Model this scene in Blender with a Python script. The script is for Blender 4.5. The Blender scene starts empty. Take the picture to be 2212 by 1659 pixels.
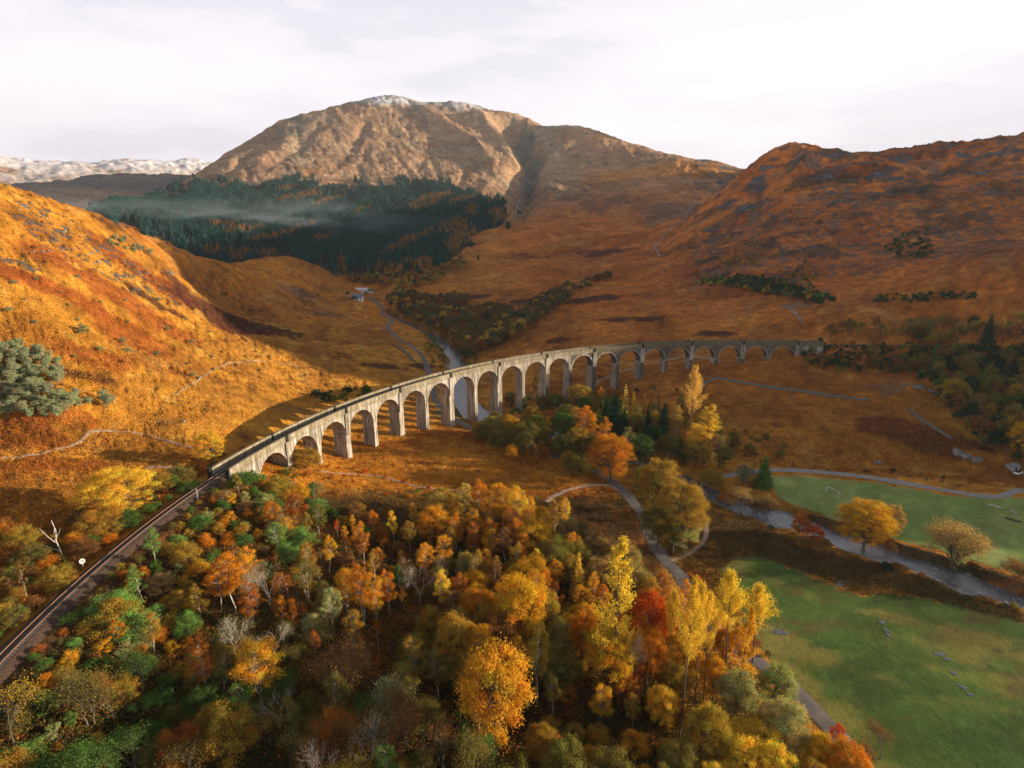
import bpy, math, random
import numpy as np
from mathutils import Vector
# ------------------------------------------------------------------ camera, world, sun, exposure
S = bpy.context.scene
COL = S.collection
PITCH = math.radians(15.16); FD = 1232.1; CZ = 100.0
cam_d = bpy.data.cameras.new("camera"); cam = bpy.data.objects.new("camera", cam_d); COL.objects.link(cam)
cam_d.sensor_width = 36.0; cam_d.lens = 36.0*FD/2212.0; cam_d.clip_start = 1.0; cam_d.clip_end = 40000
cam.location = (0, 0, CZ); cam.rotation_euler = (math.pi/2-PITCH, 0, 0)
S.camera = cam
SUN_EL = math.radians(9.5); SUN_AZ = math.radians(85.0)        # azimuth clockwise from +y (the view direction)
sd = Vector((math.sin(SUN_AZ)*math.cos(SUN_EL), math.cos(SUN_AZ)*math.cos(SUN_EL), math.sin(SUN_EL)))
sl = bpy.data.lights.new("sun", 'SUN'); sl.energy = 5.0; sl.angle = math.radians(0.6); sl.color = (1.0, 0.83, 0.60)
sun = bpy.data.objects.new("sun", sl); COL.objects.link(sun); sun.rotation_euler = sd.to_track_quat('Z', 'Y').to_euler()
W = bpy.data.worlds.new("World"); S.world = W; W.use_nodes = True
nt = W.node_tree; nt.nodes.clear()
def N(t, ty, **k):
    n = t.nodes.new(ty)
    for a, b in k.items(): setattr(n, a, b)
    return n
out = N(nt, 'ShaderNodeOutputWorld'); bg = N(nt, 'ShaderNodeBackground'); bg.inputs[1].default_value = 0.05
sky = N(nt, 'ShaderNodeTexSky'); sky.sky_type = 'NISHITA'; sky.sun_disc = False
sky.sun_elevation = SUN_EL; sky.sun_rotation = SUN_AZ; sky.air_density = 1.0; sky.dust_density = 1.5
tc = N(nt, 'ShaderNodeTexCoord'); mp = N(nt, 'ShaderNodeMapping'); mp.inputs[3].default_value = (1.2, 1.2, 5.5)
cn = N(nt, 'ShaderNodeTexNoise'); cn.inputs['Scale'].default_value = 2.1; cn.inputs['Detail'].default_value = 9; cn.inputs['Roughness'].default_value = .55
cr = N(nt, 'ShaderNodeValToRGB'); cr.color_ramp.elements[0].position = .40; cr.color_ramp.elements[1].position = .62
cr.color_ramp.elements[0].color = (.50, .50, .50, 1); cr.color_ramp.elements[1].color = (1, 1, 1, 1)
mx = N(nt, 'ShaderNodeMix', data_type='RGBA')
cc = N(nt, 'ShaderNodeMix', data_type='RGBA'); cc.inputs[6].default_value = (6.6, 6.35, 7.6, 1); cc.inputs[7].default_value = (9.2, 8.75, 9.2, 1)
nt.links.new(tc.outputs['Generated'], mp.inputs[0]); nt.links.new(mp.outputs[0], cn.inputs[0]); nt.links.new(cn.outputs[0], cr.inputs[0])
sepw = N(nt, 'ShaderNodeSeparateXYZ'); nt.links.new(tc.outputs['Generated'], sepw.inputs[0])
rz = N(nt, 'ShaderNodeValToRGB'); rz.color_ramp.elements[0].position = .30; rz.color_ramp.elements[1].position = .62
rz.color_ramp.elements[0].color = (1, 1, 1, 1); rz.color_ramp.elements[1].color = (.10, .10, .10, 1)   # the cloud veil thins towards the zenith
nt.links.new(sepw.outputs[2], rz.inputs[0])
mu = N(nt, 'ShaderNodeMath', operation='MULTIPLY'); mu.use_clamp = True
ad = N(nt, 'ShaderNodeMath', operation='ADD'); ad.use_clamp = True; ad.inputs[1].default_value = .42
nt.links.new(cr.outputs[0], ad.inputs[0]); nt.links.new(ad.outputs[0], mu.inputs[0]); nt.links.new(rz.outputs[0], mu.inputs[1])
nt.links.new(cr.outputs[0], cc.inputs[0]); nt.links.new(mu.outputs[0], mx.inputs[0]); nt.links.new(sky.outputs[0], mx.inputs[6]); nt.links.new(cc.outputs[2], mx.inputs[7])
nt.links.new(mx.outputs[2], bg.inputs[0]); nt.links.new(bg.outputs[0], out.inputs[0])
S.view_settings.view_transform = 'Standard'; S.view_settings.look = 'None'; S.view_settings.gamma = 1.0
S.view_settings.exposure = 1.25
S.cycles.max_bounces = 6; S.cycles.diffuse_bounces = 2; S.cycles.glossy_bounces = 2; S.cycles.transmission_bounces = 2
S.cycles.volume_bounces = 0; S.cycles.caustics_reflective = False; S.cycles.caustics_refractive = False

# ------------------------------------------------------------------ geometry helpers
sp, cp = math.sin(PITCH), math.cos(PITCH)
def uwray(X, Y):                                   # direction through a point of the picture plane -> azimuth, slope
    a = (X-1106)/FD; b = (829.5-Y)/FD
    x = a; y = cp+b*sp; z = -sp+b*cp; h = math.hypot(x, y)
    return math.atan2(x, y), z/h
def px_of(x, y, z):
    z = z-CZ; d = y*cp-z*sp; d = np.where(d < 1, 1, d)
    return 1106+FD*x/d, 829.5-FD*(y*sp+z*cp)/d
rng = np.random.default_rng(7); random.seed(7)
LAT = rng.random((8, 512, 512)).astype(np.float32)
def vnoise(x, y, k=0):
    xi = np.floor(x).astype(np.int64); yi = np.floor(y).astype(np.int64); fx = x-xi; fy = y-yi
    fx = fx*fx*fx*(fx*(fx*6-15)+10); fy = fy*fy*fy*(fy*(fy*6-15)+10); L = LAT[k % 8]
    x0 = xi % 512; x1 = (xi+1) % 512; y0 = yi % 512; y1 = (yi+1) % 512
    return (L[x0, y0]*(1-fx)+L[x1, y0]*fx)*(1-fy)+(L[x0, y1]*(1-fx)+L[x1, y1]*fx)*fy
def fbm(x, y, o=5, k=0, g=.5, ridged=False):
    s = 0; a = 1; t = 0
    for i in range(o):
        n = vnoise(x+17.3*i, y-9.1*i, k+i)
        if ridged: n = 1-np.abs(2*n-1)*1.6
        s = s+a*(n-.5)*2; t += a; a *= g
        x, y = (x*1.6+y*1.2), (y*1.6-x*1.2)
    return s/t
def sstep(a, b, x):
    t = np.clip((x-a)/(b-a), 0, 1); return t*t*(3-2*t)
# ------------------------------------------------------------------ the viaduct's circle
CX, CY, R, TH0 = 151.0, 119.4, 241.0, math.radians(164.0)
def arc(s, t=0.0):                                 # s metres along from the first wide pier, t metres outwards
    th = TH0-s/R
    return CX+(R+t)*math.cos(th), CY+(R+t)*math.sin(th)
PIERZ = [19.3, 14.1, 10.1, 9.4, 8.9, 6.9, 3.6, 1.6, 1.2, 0.8, 1.2, 2.1, 3.1, 4.5, 9.0, 13.0, 14.6, 16.2, 17.1, 18.8, 22.2]
RAILZ = 29.2
# ------------------------------------------------------------------ terrain: thin plate through known points, in (azimuth, ln distance, slope from the eye)
P = []
def cw(x, y, z): r = math.hypot(x, y); P.append((math.atan2(x, y), math.log(r), (z-CZ)/r))
def cr_(X, Y, r, back=()):
    u, w = uwray(X, Y); P.append((u, math.log(r), w))
    for (f, dw) in back: P.append((u, math.log(r*f), w+dw))
def cz_(X, Y, z):
    u, w = uwray(X, Y); P.append((u, math.log((z-CZ)/w), w))
for i, z in enumerate(PIERZ):
    cw(*arc(i*17.1, -3.3), z)
for s in (-200, -150, -110, -80, -50, -28): 
    for t in (-5, 5): cw(*arc(s, t), RAILZ-1.0)
cw(*arc(-17, -6), 23); cw(*arc(-17, 6), 25)
for x, y, z in [(-70, 95, 21), (-68, 130, 21), (-62, 160, 18), (-66, 60, 19), (-50, 80, 16), (-45, 120, 15), (-42, 160, 13), (-30, 90, 12), (-25, 130, 10), (0, 90, 9), (0, 130, 8), (-35, 195, 8.5), (-45, 215, 9),
                (30, 90, 7), (30, 130, 6), (60, 100, 5), (60, 140, 4), (100, 120, 3), (60, 180, 3), (100, 200, 2.2), (150, 200, 2.5), (110, 160, 2.5), (0, 180, 6), (-15, 220, 6), (15, 230, 4), (40, 240, 3.2), (30, 270, 2.5), (5, 260, 4),
                (160, 140, 2.5), (200, 200, 3), (-60, 30, 18), (0, 50, 11), (0, 30, 13), (60, 50, 6), (120, 60, 3), (250, 150, 4), (250, 60, 3), (-110, 60, 29.5), (-105, 120, 29.5), (-120, 150, 31), (-140, 90, 34), (-200, 90, 46), (-150, 30, 36), (-200, 140, 50), (-110, 30, 29), (-300, 60, 70),
                (60, 215, 2.4), (80, 230, 2.4), (100, 240, 3), (140, 235, 3), (180, 230, 3.2), (230, 225, 4)]:
    cw(x, y, z)
# behind the viaduct, the valley floor, the slope right of the river
for X, Y, z in [(1040, 860, 0.5), (985, 780, 1), (1000, 830, .5), (940, 735, 2), (880, 700, 3), (900, 770, 8), (860, 740, 9), (850, 700, 10), (780, 740, 14), (700, 740, 19), (820, 790, 12), (880, 850, 7), (800, 870, 9), (700, 880, 15), (620, 900, 19), (560, 930, 23), (470, 990, 28),
                (520, 880, 27), (420, 900, 32), (600, 830, 22), (700, 800, 16), (500, 800, 31), (330, 990, 30), (200, 960, 34), (60, 990, 37), (50, 1100, 33), (200, 1080, 30.5), (0, 1200, 31.5), (0, 1000, 38), (0, 1100, 34), (330, 880, 36), (200, 850, 44), (400, 800, 38), (560, 780, 27),
                (640, 745, 24), (500, 740, 36), (300, 780, 46), (100, 850, 48), (0, 880, 44), (0, 750, 60),
                (1700, 1000, 4), (1900, 1020, 4.2), (2100, 1055, 4.6), (2212, 1060, 5), (1600, 1000, 3.5), (1650, 940, 6), (1850, 960, 7), (1750, 880, 10), (2000, 940, 11), (1900, 850, 15), (2100, 960, 9.5), (2212, 960, 11), (1600, 860, 10), (1800, 800, 18),
                (2100, 850, 19), (2212, 870, 18), (2000, 790, 22), (1250, 880, 2), (1350, 830, 7), (1450, 800, 13), (1200, 820, 4), (1300, 780, 9), (1150, 780, 6.5), (1400, 750, 15), (1550, 720, 24), (1750, 722, 27.5), (1760, 745, 27), (1900, 742, 28), (2100, 748, 28), (2212, 752, 28), (2060, 725, 29)]:
    cz_(X, Y, z)
# the left hill's face
for X, Y, z in [(100, 700, 64), (250, 700, 58), (380, 700, 50), (480, 700, 41), (0, 620, 78), (200, 620, 74), (330, 620, 67)]: cz_(X, Y, z)
for X, Y, r in [(0, 520, 345), (100, 520, 370), (200, 540, 400), (300, 560, 440), (380, 590, 480)]: cr_(X, Y, r)
B1 = ((1.10, -.02), (1.35, -.05), (1.8, -.06))
for X, Y, r in [(-600, 150, 380), (-350, 250, 400), (-150, 335, 420), (0, 395, 440), (70, 413, 455), (130, 438, 470), (200, 460, 495), (300, 498, 540), (380, 533, 600), (430, 556, 660)]: cr_(X, Y, r, B1)
B2 = ((1.07, -.006), (1.22, -.03))
for X, Y, r in [(475, 575, 720), (530, 560, 760), (600, 553, 790), (650, 558, 800), (720, 595, 805), (780, 634, 800)]: cr_(X, Y, r, B2)
for X, Y, r in [(560, 640, 610), (640, 640, 640), (720, 660, 640), (470, 640, 560), (560, 690, 520), (640, 690, 540), (760, 690, 590), (420, 645, 500), (600, 590, 720), (700, 620, 730)]: cr_(X, Y, r)
# the spur between lit near slope and the shaded hollow behind it
# middle valley
for X, Y, r in [(820, 650, 700), (800, 625, 850), (850, 600, 980), (930, 640, 760), (930, 680, 640), (1000, 700, 560), (1050, 650, 690), (1000, 600, 880), (1100, 700, 540), (1150, 640, 690), (1200, 700, 500), (1200, 580, 880), (1100, 560, 1050), (1300, 640, 640), (1300, 700, 495),
                (1400, 600, 740), (1400, 680, 520), (1500, 620, 640), (1100, 480, 1500), (1200, 500, 1300), (1300, 480, 1450), (1400, 520, 1150), (1430, 480, 1400),
                (1440, 560, 860), (1480, 500, 1020), (1520, 440, 1300), (1560, 560, 720), (1600, 660, 540), (1700, 600, 600), (1900, 600, 570), (2100, 620, 520), (2212, 640, 500), (1700, 680, 490), (1900, 680, 470), (2100, 690, 450), (2212, 700, 430),
                (1600, 500, 900), (1700, 500, 800), (1900, 500, 760), (2100, 520, 700), (2212, 520, 690), (1620, 420, 1120), (1750, 420, 980), (1900, 420, 930), (2050, 400, 960), (2212, 400, 930), (1750, 360, 1150), (1900, 370, 1120), (2080, 350, 1150), (2212, 345, 1150)]: cr_(X, Y, r)
B3 = ((1.08, -.015), (1.3, -.05), (1.8, -.07))
for X, Y, r in [(1560, 405, 1330), (1600, 372, 1330)]: cr_(X, Y, r, ((1.06, -.008),))
for X, Y, r in [(1650, 333, 1320), (1700, 309, 1310), (1760, 313, 1330), (1825, 338, 1350), (1900, 331, 1400), (1960, 324, 1400), (2030, 305, 1380), (2080, 310, 1400), (2150, 302, 1420), (2212, 302, 1440), (2350, 285, 1450), (2600, 300, 1500), (3000, 330, 1500)]: cr_(X, Y, r, B3)
for X, Y, r in [(2400, 900, 330), (2400, 700, 430), (2400, 500, 700), (2700, 700, 420), (2700, 450, 750)]: cr_(X, Y, r)
# forest foot, forest, mountain face
for X, Y, r in [(300, 512, 1150), (380, 545, 1100), (500, 565, 1050), (700, 600, 1020), (700, 560, 1200), (900, 575, 1080), (1000, 545, 1200), (300, 470, 1500), (500, 520, 1350), (700, 500, 1500), (900, 500, 1520), (1020, 480, 1550), (500, 460, 1700), (700, 440, 1850), (900, 430, 1900),
                (1050, 420, 1850), (260, 440, 1850), (400, 415, 2000), (560, 400, 2050), (800, 400, 2050), (500, 340, 2350), (650, 330, 2400), (800, 300, 2600), (950, 330, 2450), (1050, 340, 2400), (1150, 380, 2200), (1250, 400, 2000), (1350, 400, 1900), (1450, 420, 1750), (900, 260, 2850), (1000, 280, 2750), (650, 275, 2750), (1200, 320, 2500), (1300, 350, 2300), (1450, 370, 2050)]: cr_(X, Y, r)
B4 = ((1.05, -.008), (1.2, -.04), (1.6, -.09), (2.2, -.13))
for X, Y, r in [(230, 452, 2050), (350, 418, 2300), (410, 385, 2500), (470, 345, 2700)]: cr_(X, Y, r, ((1.05, -.004), (1.15, -.02), (1.35, -.035)))
for X, Y, r in [(530, 308, 2850), (590, 265, 3000), (640, 250, 3050), (710, 233, 3100), (790, 213, 3150), (860, 206, 3200), (900, 217, 3150), (960, 221, 3150), (1010, 222, 3100), (1070, 240, 3050), (1130, 250, 2950), (1200, 275, 2850), (1240, 269, 2750),
                (1300, 285, 2700), (1380, 312, 2550), (1460, 336, 2450), (1540, 350, 2350), (1600, 363, 2250), (1700, 390, 2200)]: cr_(X, Y, r, B4)
# beyond: dark middle ridge and the snow range at far left
for X, Y, r in [(-400, 430, 4300), (-100, 410, 4300), (40, 402, 4300), (120, 392, 4400), (210, 380, 4500), (320, 374, 4500), (400, 378, 4500), (450, 384, 4500)]: cr_(X, Y, r, ((1.07, -.008), (1.3, -.02)))
for X, Y, r in [(60, 440, 3000), (200, 435, 3100), (-300, 450, 3000)]: cr_(X, Y, r)
for X, Y, r in [(-400, 330, 8500), (-100, 325, 8500), (0, 338, 8500), (60, 345, 8500), (130, 347, 8500), (200, 352, 8600), (260, 346, 8600), (300, 344, 8600), (350, 352, 8700), (400, 344, 8700), (440, 347, 8700), (480, 352, 8700), (700, 372, 8700), (1200, 380, 8700), (1700, 400, 8700), (2300, 400, 8700)]: cr_(X, Y, r, ((1.1, -.01),))
# unseen ground on the right, base of the ridge added to cast shadow
for x, y, z in [(420, 60, 8), (420, 200, 14), (480, 120, 12), (700, 200, 30), (1100, 300, 60), (700, -100, 12), (1500, 200, 90)]: cw(x, y, z)
P = np.array(P)
def tps_fit(P, lam=2e-5):
    n = len(P); X = P[:, :2]; d2 = ((X[:, None]-X[None])**2).sum(2)
    K = .5*d2*np.log(d2+1e-12); K[np.arange(n), np.arange(n)] = lam
    A = np.zeros((n+3, n+3)); A[:n, :n] = K; A[:n, n] = 1; A[:n, n+1:] = X; A[n:, :n] = A[:n, n:].T
    b = np.zeros(n+3); b[:n] = P[:, 2]
    return np.linalg.solve(A, b)
TP = tps_fit(P)
def tps(u, v):
    o = np.zeros(u.shape)
    for i in range(len(P)):
        d2 = (u-P[i, 0])**2+(v-P[i, 1])**2
        o += TP[i]*.5*d2*np.log(d2+1e-12)
    return o+TP[-3]+TP[-2]*u+TP[-1]*v
def interp2(G, gu, gv, u, v):                      # bilinear in a regular-or-not grid
    iu = np.clip(np.searchsorted(gu, u)-1, 0, len(gu)-2); iv = np.clip(np.searchsorted(gv, v)-1, 0, len(gv)-2)
    fu = np.clip((u-gu[iu])/(gu[iu+1]-gu[iu]), 0, 1); fv = np.clip((v-gv[iv])/(gv[iv+1]-gv[iv]), 0, 1)
    return (G[iu, iv]*(1-fu)+G[iu+1, iv]*fu)*(1-fv)+(G[iu, iv+1]*(1-fu)+G[iu+1, iv+1]*fu)*fv
V0, V1 = math.log(26.), math.log(11500.)
gu0 = np.linspace(-1.35, 2.05, 300); gv0 = np.linspace(V0, V1, 330)
W0 = tps(*np.meshgrid(gu0, gv0, indexing='ij'))
QUICK = S.get('quick', 0)
GU = np.concatenate([np.linspace(-1.35, -.86, 50)[:-1], np.linspace(-.86, .86, 800), np.linspace(.86, 2.05, 90)[1:]])
GV = np.linspace(V0, V1, 1150)
def bicubic(G, gu, gv, u, v):                      # Catmull-Rom on the coarse grid, u and v given as 1-D axes
    def w(g, a):
        f = (a-g[0])/(g[1]-g[0]); i = np.clip(np.floor(f).astype(int), 1, len(g)-3); t = f-i
        M = np.zeros((len(a), len(g)))
        for j, c in ((-1, -.5*t+t*t-.5*t**3), (0, 1-2.5*t*t+1.5*t**3), (1, .5*t+2*t*t-1.5*t**3), (2, -.5*t*t+.5*t**3)):
            M[np.arange(len(a)), i+j] += c
        return M
    return w(gu, u) @ G @ w(gv, v).T
WG = bicubic(W0, gu0, gv0, GU, GV)
UU, VV = np.meshgrid(GU, GV, indexing='ij')
RR = np.exp(VV)
def first_hit(X, Y, G=None, rmin=0):
    G = WG if G is None else G
    u, w = uwray(X, Y); i = int(np.clip(np.searchsorted(GU, u), 1, len(GU)-1)); f = (u-GU[i-1])/(GU[i]-GU[i-1])
    c = G[i-1]*(1-f)+G[i]*f
    ok = (c >= w) & (RR[0] >= rmin); k = np.argmax(ok)
    if not ok[k]: return None
    if k == 0: return u, V0
    t = (w-c[k-1])/(c[k]-c[k-1]+1e-12); t = min(max(t, 0), 1)
    return u, GV[k-1]+(GV[k]-GV[k-1])*t
def ground_at(X, Y, rmin=0):
    h = first_hit(X, Y, rmin=rmin)
    if h is None: return None
    r = math.exp(h[1]); return r*math.sin(h[0]), r*math.cos(h[0])
def smooth_line(pts, n=10):
    q = [np.array(p, float) for p in pts]; q = [2*q[0]-q[1]]+q+[2*q[-1]-q[-2]]; o = []
    for i in range(1, len(q)-2):
        for j in range(n):
            t = j/n; a, b, c, d = q[i-1:i+3]
            o.append(.5*((2*b)+(c-a)*t+(2*a-5*b+4*c-d)*t*t+(3*b-a-3*c+d)*t**3))
    o.append(q[-2]); return np.array(o)
def pdist(px, py, line):                           # distance to a polyline and parameter of the closest point
    best = np.full(px.shape, 1e18); par = np.zeros(px.shape)
    for i in range(len(line)-1):
        a = line[i]; b = line[i+1]; d = b-a; L = (d**2).sum()+1e-12
        t = np.clip(((px-a[0])*d[0]+(py-a[1])*d[1])/L, 0, 1)
        q = (px-a[0]-t*d[0])**2+(py-a[1]-t*d[1])**2; m = q < best
        best = np.where(m, q, best); par = np.where(m, i+t, par)
    return np.sqrt(best), par
# gullies (-) and ribs (+) in the slopes: points of the picture laid on the surface
def stroke(pts, width, amp, taper=True):
    L = [first_hit(*p) for p in pts]; L = [l for l in L if l]
    if len(L) < 2: return
    L = smooth_line(L, 4); lo = L.min(0)-4*width; hi = L.max(0)+4*width
    i0, i1 = np.searchsorted(GU, (lo[0], hi[0])); j0, j1 = np.searchsorted(GV, (lo[1], hi[1]))
    if i1 <= i0 or j1 <= j0: return
    d, t = pdist(UU[i0:i1, j0:j1], VV[i0:i1, j0:j1], L); t /= len(L)-1
    e = amp*np.exp(-np.abs(d/width)**1.5)
    if taper: e *= sstep(0, .12, t)*sstep(1, .85, t)
    WG[i0:i1, j0:j1] += e
stroke([(1098, 248), (1108, 268), (1125, 300), (1142, 340), (1150, 370), (1135, 405), (1122, 440), (1112, 480)], .026, -.032)
stroke([(1235, 290), (1200, 310), (1170, 335), (1150, 365)], .014, -.012)
stroke([(1015, 240), (1060, 285), (1090, 320), (1110, 360), (1125, 395)], .020, .014)
stroke([(880, 225), (960, 270), (1020, 310), (1060, 350), (1090, 390)], .022, .011)
stroke([(1245, 275), (1200, 335), (1180, 380), (1190, 430)], .016, .009)
stroke([(1600, 372), (1540, 420), (1470, 480), (1432, 515), (1445, 560)], .014, -.010)
stroke([(1640, 350), (1600, 400), (1540, 460), (1500, 520)], .02, .006)
stroke([(1730, 315), (1735, 350), (1700, 400)], .012, .007)
stroke([(1805, 330), (1770, 360), (1720, 390)], .01, -.006)
stroke([(700, 250), (640, 320), (560, 380)], .012, -.004); stroke([(800, 240), (770, 300), (720, 370)], .014, -.004); stroke([(590, 280), (540, 330), (470, 390)], .012, -.004)
stroke([(420, 590), (500, 645), (620, 700), (720, 735)], .022, -.006)
for _ in range(60):                                # small burn gullies running down the big slopes
    x = random.uniform(1150, 2212); y = random.uniform(360, 620); dx = random.uniform(-60, 30); l = random.uniform(.5, 1.2)
    stroke([(x, y), (x+dx*.4*l, y+30*l), (x+dx*l, y+70*l)], random.uniform(.004, .009), random.uniform(-.0035, -.001))
for _ in range(40):
    x = random.uniform(480, 1080); y = random.uniform(260, 390); dx = random.uniform(-50, 60); l = random.uniform(.4, 1.0)
    stroke([(x, y), (x+dx*.4*l, y+25*l), (x+dx*l, y+60*l)], random.uniform(.004, .009), random.uniform(-.003, .002))
# relief noise
XX = RR*np.sin(UU); YY = RR*np.cos(UU)
lr = np.log(RR)
amp = np.interp(lr, np.log([60, 250, 420, 650, 1000, 2000, 4000, 9000]), [.0004, .0010, .0016, .0034, .0042, .0015, .0038, .0042])
lefth = sstep(-60, -180, XX)*sstep(60, 140, YY)
amp = amp+lefth*np.interp(lr, np.log([100, 250, 600, 900]), [.002, .0032, .0035, 0])
amp = amp*(1-.8*sstep(35, 60, XX)*sstep(240, 222, YY))
amp = amp+.0005*(1-sstep(35, 60, XX)*sstep(240, 222, YY))*sstep(450, 350, RR)*sstep(60, 130, RR)
ns = fbm(UU*16, VV*9, 6, 0, .55)*1.15+fbm(UU*125, VV*80, 3, 5, .6, True)*.45*sstep(600, 400, RR)+fbm(UU*60, VV*34, 4, 2, .6, True)*.35
WG = WG+amp*ns
hm = sstep(math.log(1150), math.log(1500), lr)
WG = WG+hm*.0014*fbm(UU*38+VV*8, VV*11, 5, 4, .55, True)+hm*.0007*fbm(UU*140, VV*60, 4, 4, .6, True)
# the knobbly rock on the left hill and on the right-hand hill
def blob(X, Y, ru, rv):
    h = first_hit(X, Y)
    if h is None: return 0*UU
    return np.exp(-(((UU-h[0])/ru)**2+((VV-h[1])/rv)**2))
knob = blob(90, 490, .09, .12)+blob(230, 560, .06, .08)+blob(330, 610, .05, .05)+blob(20, 560, .05, .05)
ROCKM = np.clip(knob, 0, 1)
WG = WG+ROCKM*.006*np.maximum(0, fbm(UU*70, VV*60, 4, 6, .55, True))
cr2 = sstep(.22, .40, UU)*sstep(math.log(560), math.log(800), VV)*(1-sstep(math.log(1900), math.log(2400), VV))
WG = WG+cr2*(.0042*fbm(UU*26, VV*15, 6, 1, .58, True)+.0022*np.maximum(0, fbm(UU*70, VV*44, 4, 6, .6, True)))
rk2 = blob(2050, 340, .12, .10)+blob(1900, 390, .12, .10)+blob(2150, 440, .12, .12)+blob(1780, 520, .14, .12)*.7+blob(2180, 330, .08, .1)+blob(1700, 470, .06, .08)*.6+blob(1850, 460, .1, .1)*.6
rk2 = np.clip(rk2, 0, 1)
WG = WG+rk2*.005*np.maximum(0, fbm(UU*44, VV*40, 5, 3, .6, True))
for X, Y, a, b in [(1985, 845, .02, .02), (2115, 1000, .02, .022)]:
    k = blob(X, Y, a, b); WG = WG+k*.012
    rk2 = np.maximum(rk2, k*1.2)
pq_p = XX*math.sin(SUN_AZ)+YY*math.cos(SUN_AZ); pq_q = -XX*math.cos(SUN_AZ)+YY*math.sin(SUN_AZ); TE = math.tan(SUN_EL)  # unseen ridge at right, its heights shaped to throw shadow over valley and mountain
HQ = [-200, 60, 183, 215, 300, 314, 339, 358, 402, 563, 700, 1000, 1114, 1240, 1500, 1860, 1960, 2080, 2420, 2560, 2750, 2950, 3200]
HS = [-150, -120, -48, -24, 0, 5, 16, 44, 72, 148, 168, 172, 146, 176, 200, 215, 115, 115, 300, 550, 530, 540, 500]
PCQ = np.interp(pq_q, [300, 563, 900, 1240, 1900, 3200], [700, 860, 1300, 1750, 2600, 4200])
HC = np.interp(pq_q+fbm(pq_q*.012, pq_p*.01, 3, 2)*14, HQ, HS)+PCQ*TE+fbm(XX*.01, YY*.01, 4, 3)*6
hz = HC-np.where(pq_p < PCQ, (PCQ-pq_p)*.75, (pq_p-PCQ)*.10)
hz = np.where(UU > .70, hz*sstep(.76, .88, UU)-300*(1-sstep(.76, .88, UU)), -999)
zz_ = CZ+WG*RR; d_ = hz-zz_
WG = np.where(d_ > -40, (zz_+np.where(d_ > 40, d_, (np.clip(d_, -40, 40)+40)**2/160)-CZ)/RR, WG)
# ------------------------------------------------------------------ lines on the ground (world x, y)
def wline(pts, n=8, z=None):
    q = []
    for X, Y in pts:
        if z is None: g = ground_at(X, Y)
        else:
            u, w = uwray(X, Y); r = (z-CZ)/w; g = (r*math.sin(u), r*math.cos(u))
        if g is not None: q.append(g)
    return smooth_line(q, n)
RIV_UP = wline([(845, 688), (868, 697), (905, 715), (945, 737), (972, 762), (985, 790), (990, 830), (1005, 870), (1045, 905), (1130, 925), (1260, 955), (1390, 1003), (1480, 1048), (1560, 1085), (1640, 1110), (1720, 1132), (1800, 1160), (1880, 1190), (1960, 1215), (2060, 1252), (2150, 1282), (2260, 1320), (2500, 1400), (2900, 1560)], 6, .6)
RIVW = 6.2
ROAD = wline([(790, 640), (815, 655), (827, 667), (828, 680), (846, 692), (838, 706), (850, 722), (872, 737), (900, 757), (917, 777), (926, 802), (933, 835), (945, 870), (990, 910), (1070, 945), (1190, 980), (1290, 1020), (1350, 1065), (1385, 1110), (1405, 1160), (1432, 1203), (1475, 1250), (1530, 1340), (1600, 1402), (1690, 1470), (1745, 1522), (1810, 1590), (1900, 1700), (2050, 1900)], 6)
LOOP = wline([(1447, 1213), (1480, 1200), (1515, 1175), (1526, 1148), (1520, 1120), (1502, 1096), (1480, 1070)], 6)
SIDE = wline([(1180, 1085), (1200, 1070), (1230, 1057), (1270, 1049), (1320, 1050), (1362, 1075)], 6)
TRKR = wline([(1470, 1048), (1560, 1030), (1640, 1018), (1700, 1016), (1800, 1022), (1900, 1035), (2000, 1052), (2090, 1067), (2160, 1072), (2230, 1062), (2400, 1040)], 6)
TRKB = wline([(1165, 905), (1190, 893), (1240, 860), (1296, 822), (1366, 795), (1427, 780), (1484, 770), (1530, 774), (1560, 785)], 6)
PTHL = wline([(-60, 996), (0, 990), (100, 976), (160, 960), (185, 940), (215, 931), (300, 936), (370, 955), (425, 972)], 6)
PTHM = wline([(312, 1013), (340, 1008), (380, 1012), (405, 1018)], 6)
TRLL = wline([(375, 855), (405, 835), (430, 820), (480, 790), (560, 780), (660, 792)], 6)
TRLB = wline([(690, 1019), (760, 1024), (830, 1031), (900, 1050), (960, 1058), (1010, 1062)], 6)
LINES = [(ROAD, 2.6), (LOOP, 1.1), (SIDE, 1.3), (TRKR, 1.9), (TRKB, 1.7), (PTHL, .9), (PTHM, .9), (TRLB, .8)]
# level the ground under the roads, cut the river bed, shape the railway shelf
ZZ = CZ+WG*RR
box = (RR < 1100)
jr = int(np.searchsorted(GV, math.log(1100)))
x_, y_ = XX[:, :jr], YY[:, :jr]; z_ = ZZ[:, :jr].copy()
d, t = pdist(x_, y_, RIV_UP); 
RIVD = d
wid = RIVW*(1+.2*np.sin(t*.45)+.1*np.sin(t*1.1))*np.interp(t, [0, 12, 30, 60], [.36, .45, .72, .8])
zr = np.interp(t, [0, 30, 48, 70, 140], [2.4, .9, .6, .3, 0])
def sunk(z, d, wid, zr):
    k = 1-sstep(.8, 1.7, d/wid); return z*(1-k)+np.minimum(z, zr-1.3)*k
z_ = sunk(z_, d, wid, zr)
far = sstep(1.7, 4.5, d/wid); z_ = np.where(d/wid < 4.5, z_*far+np.maximum(np.minimum(z_, zr+3.0), np.where(d/wid > 1.6, zr+1.0, -9))*(1-far), z_)
z_ = sunk(z_, d, wid, zr)
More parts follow.
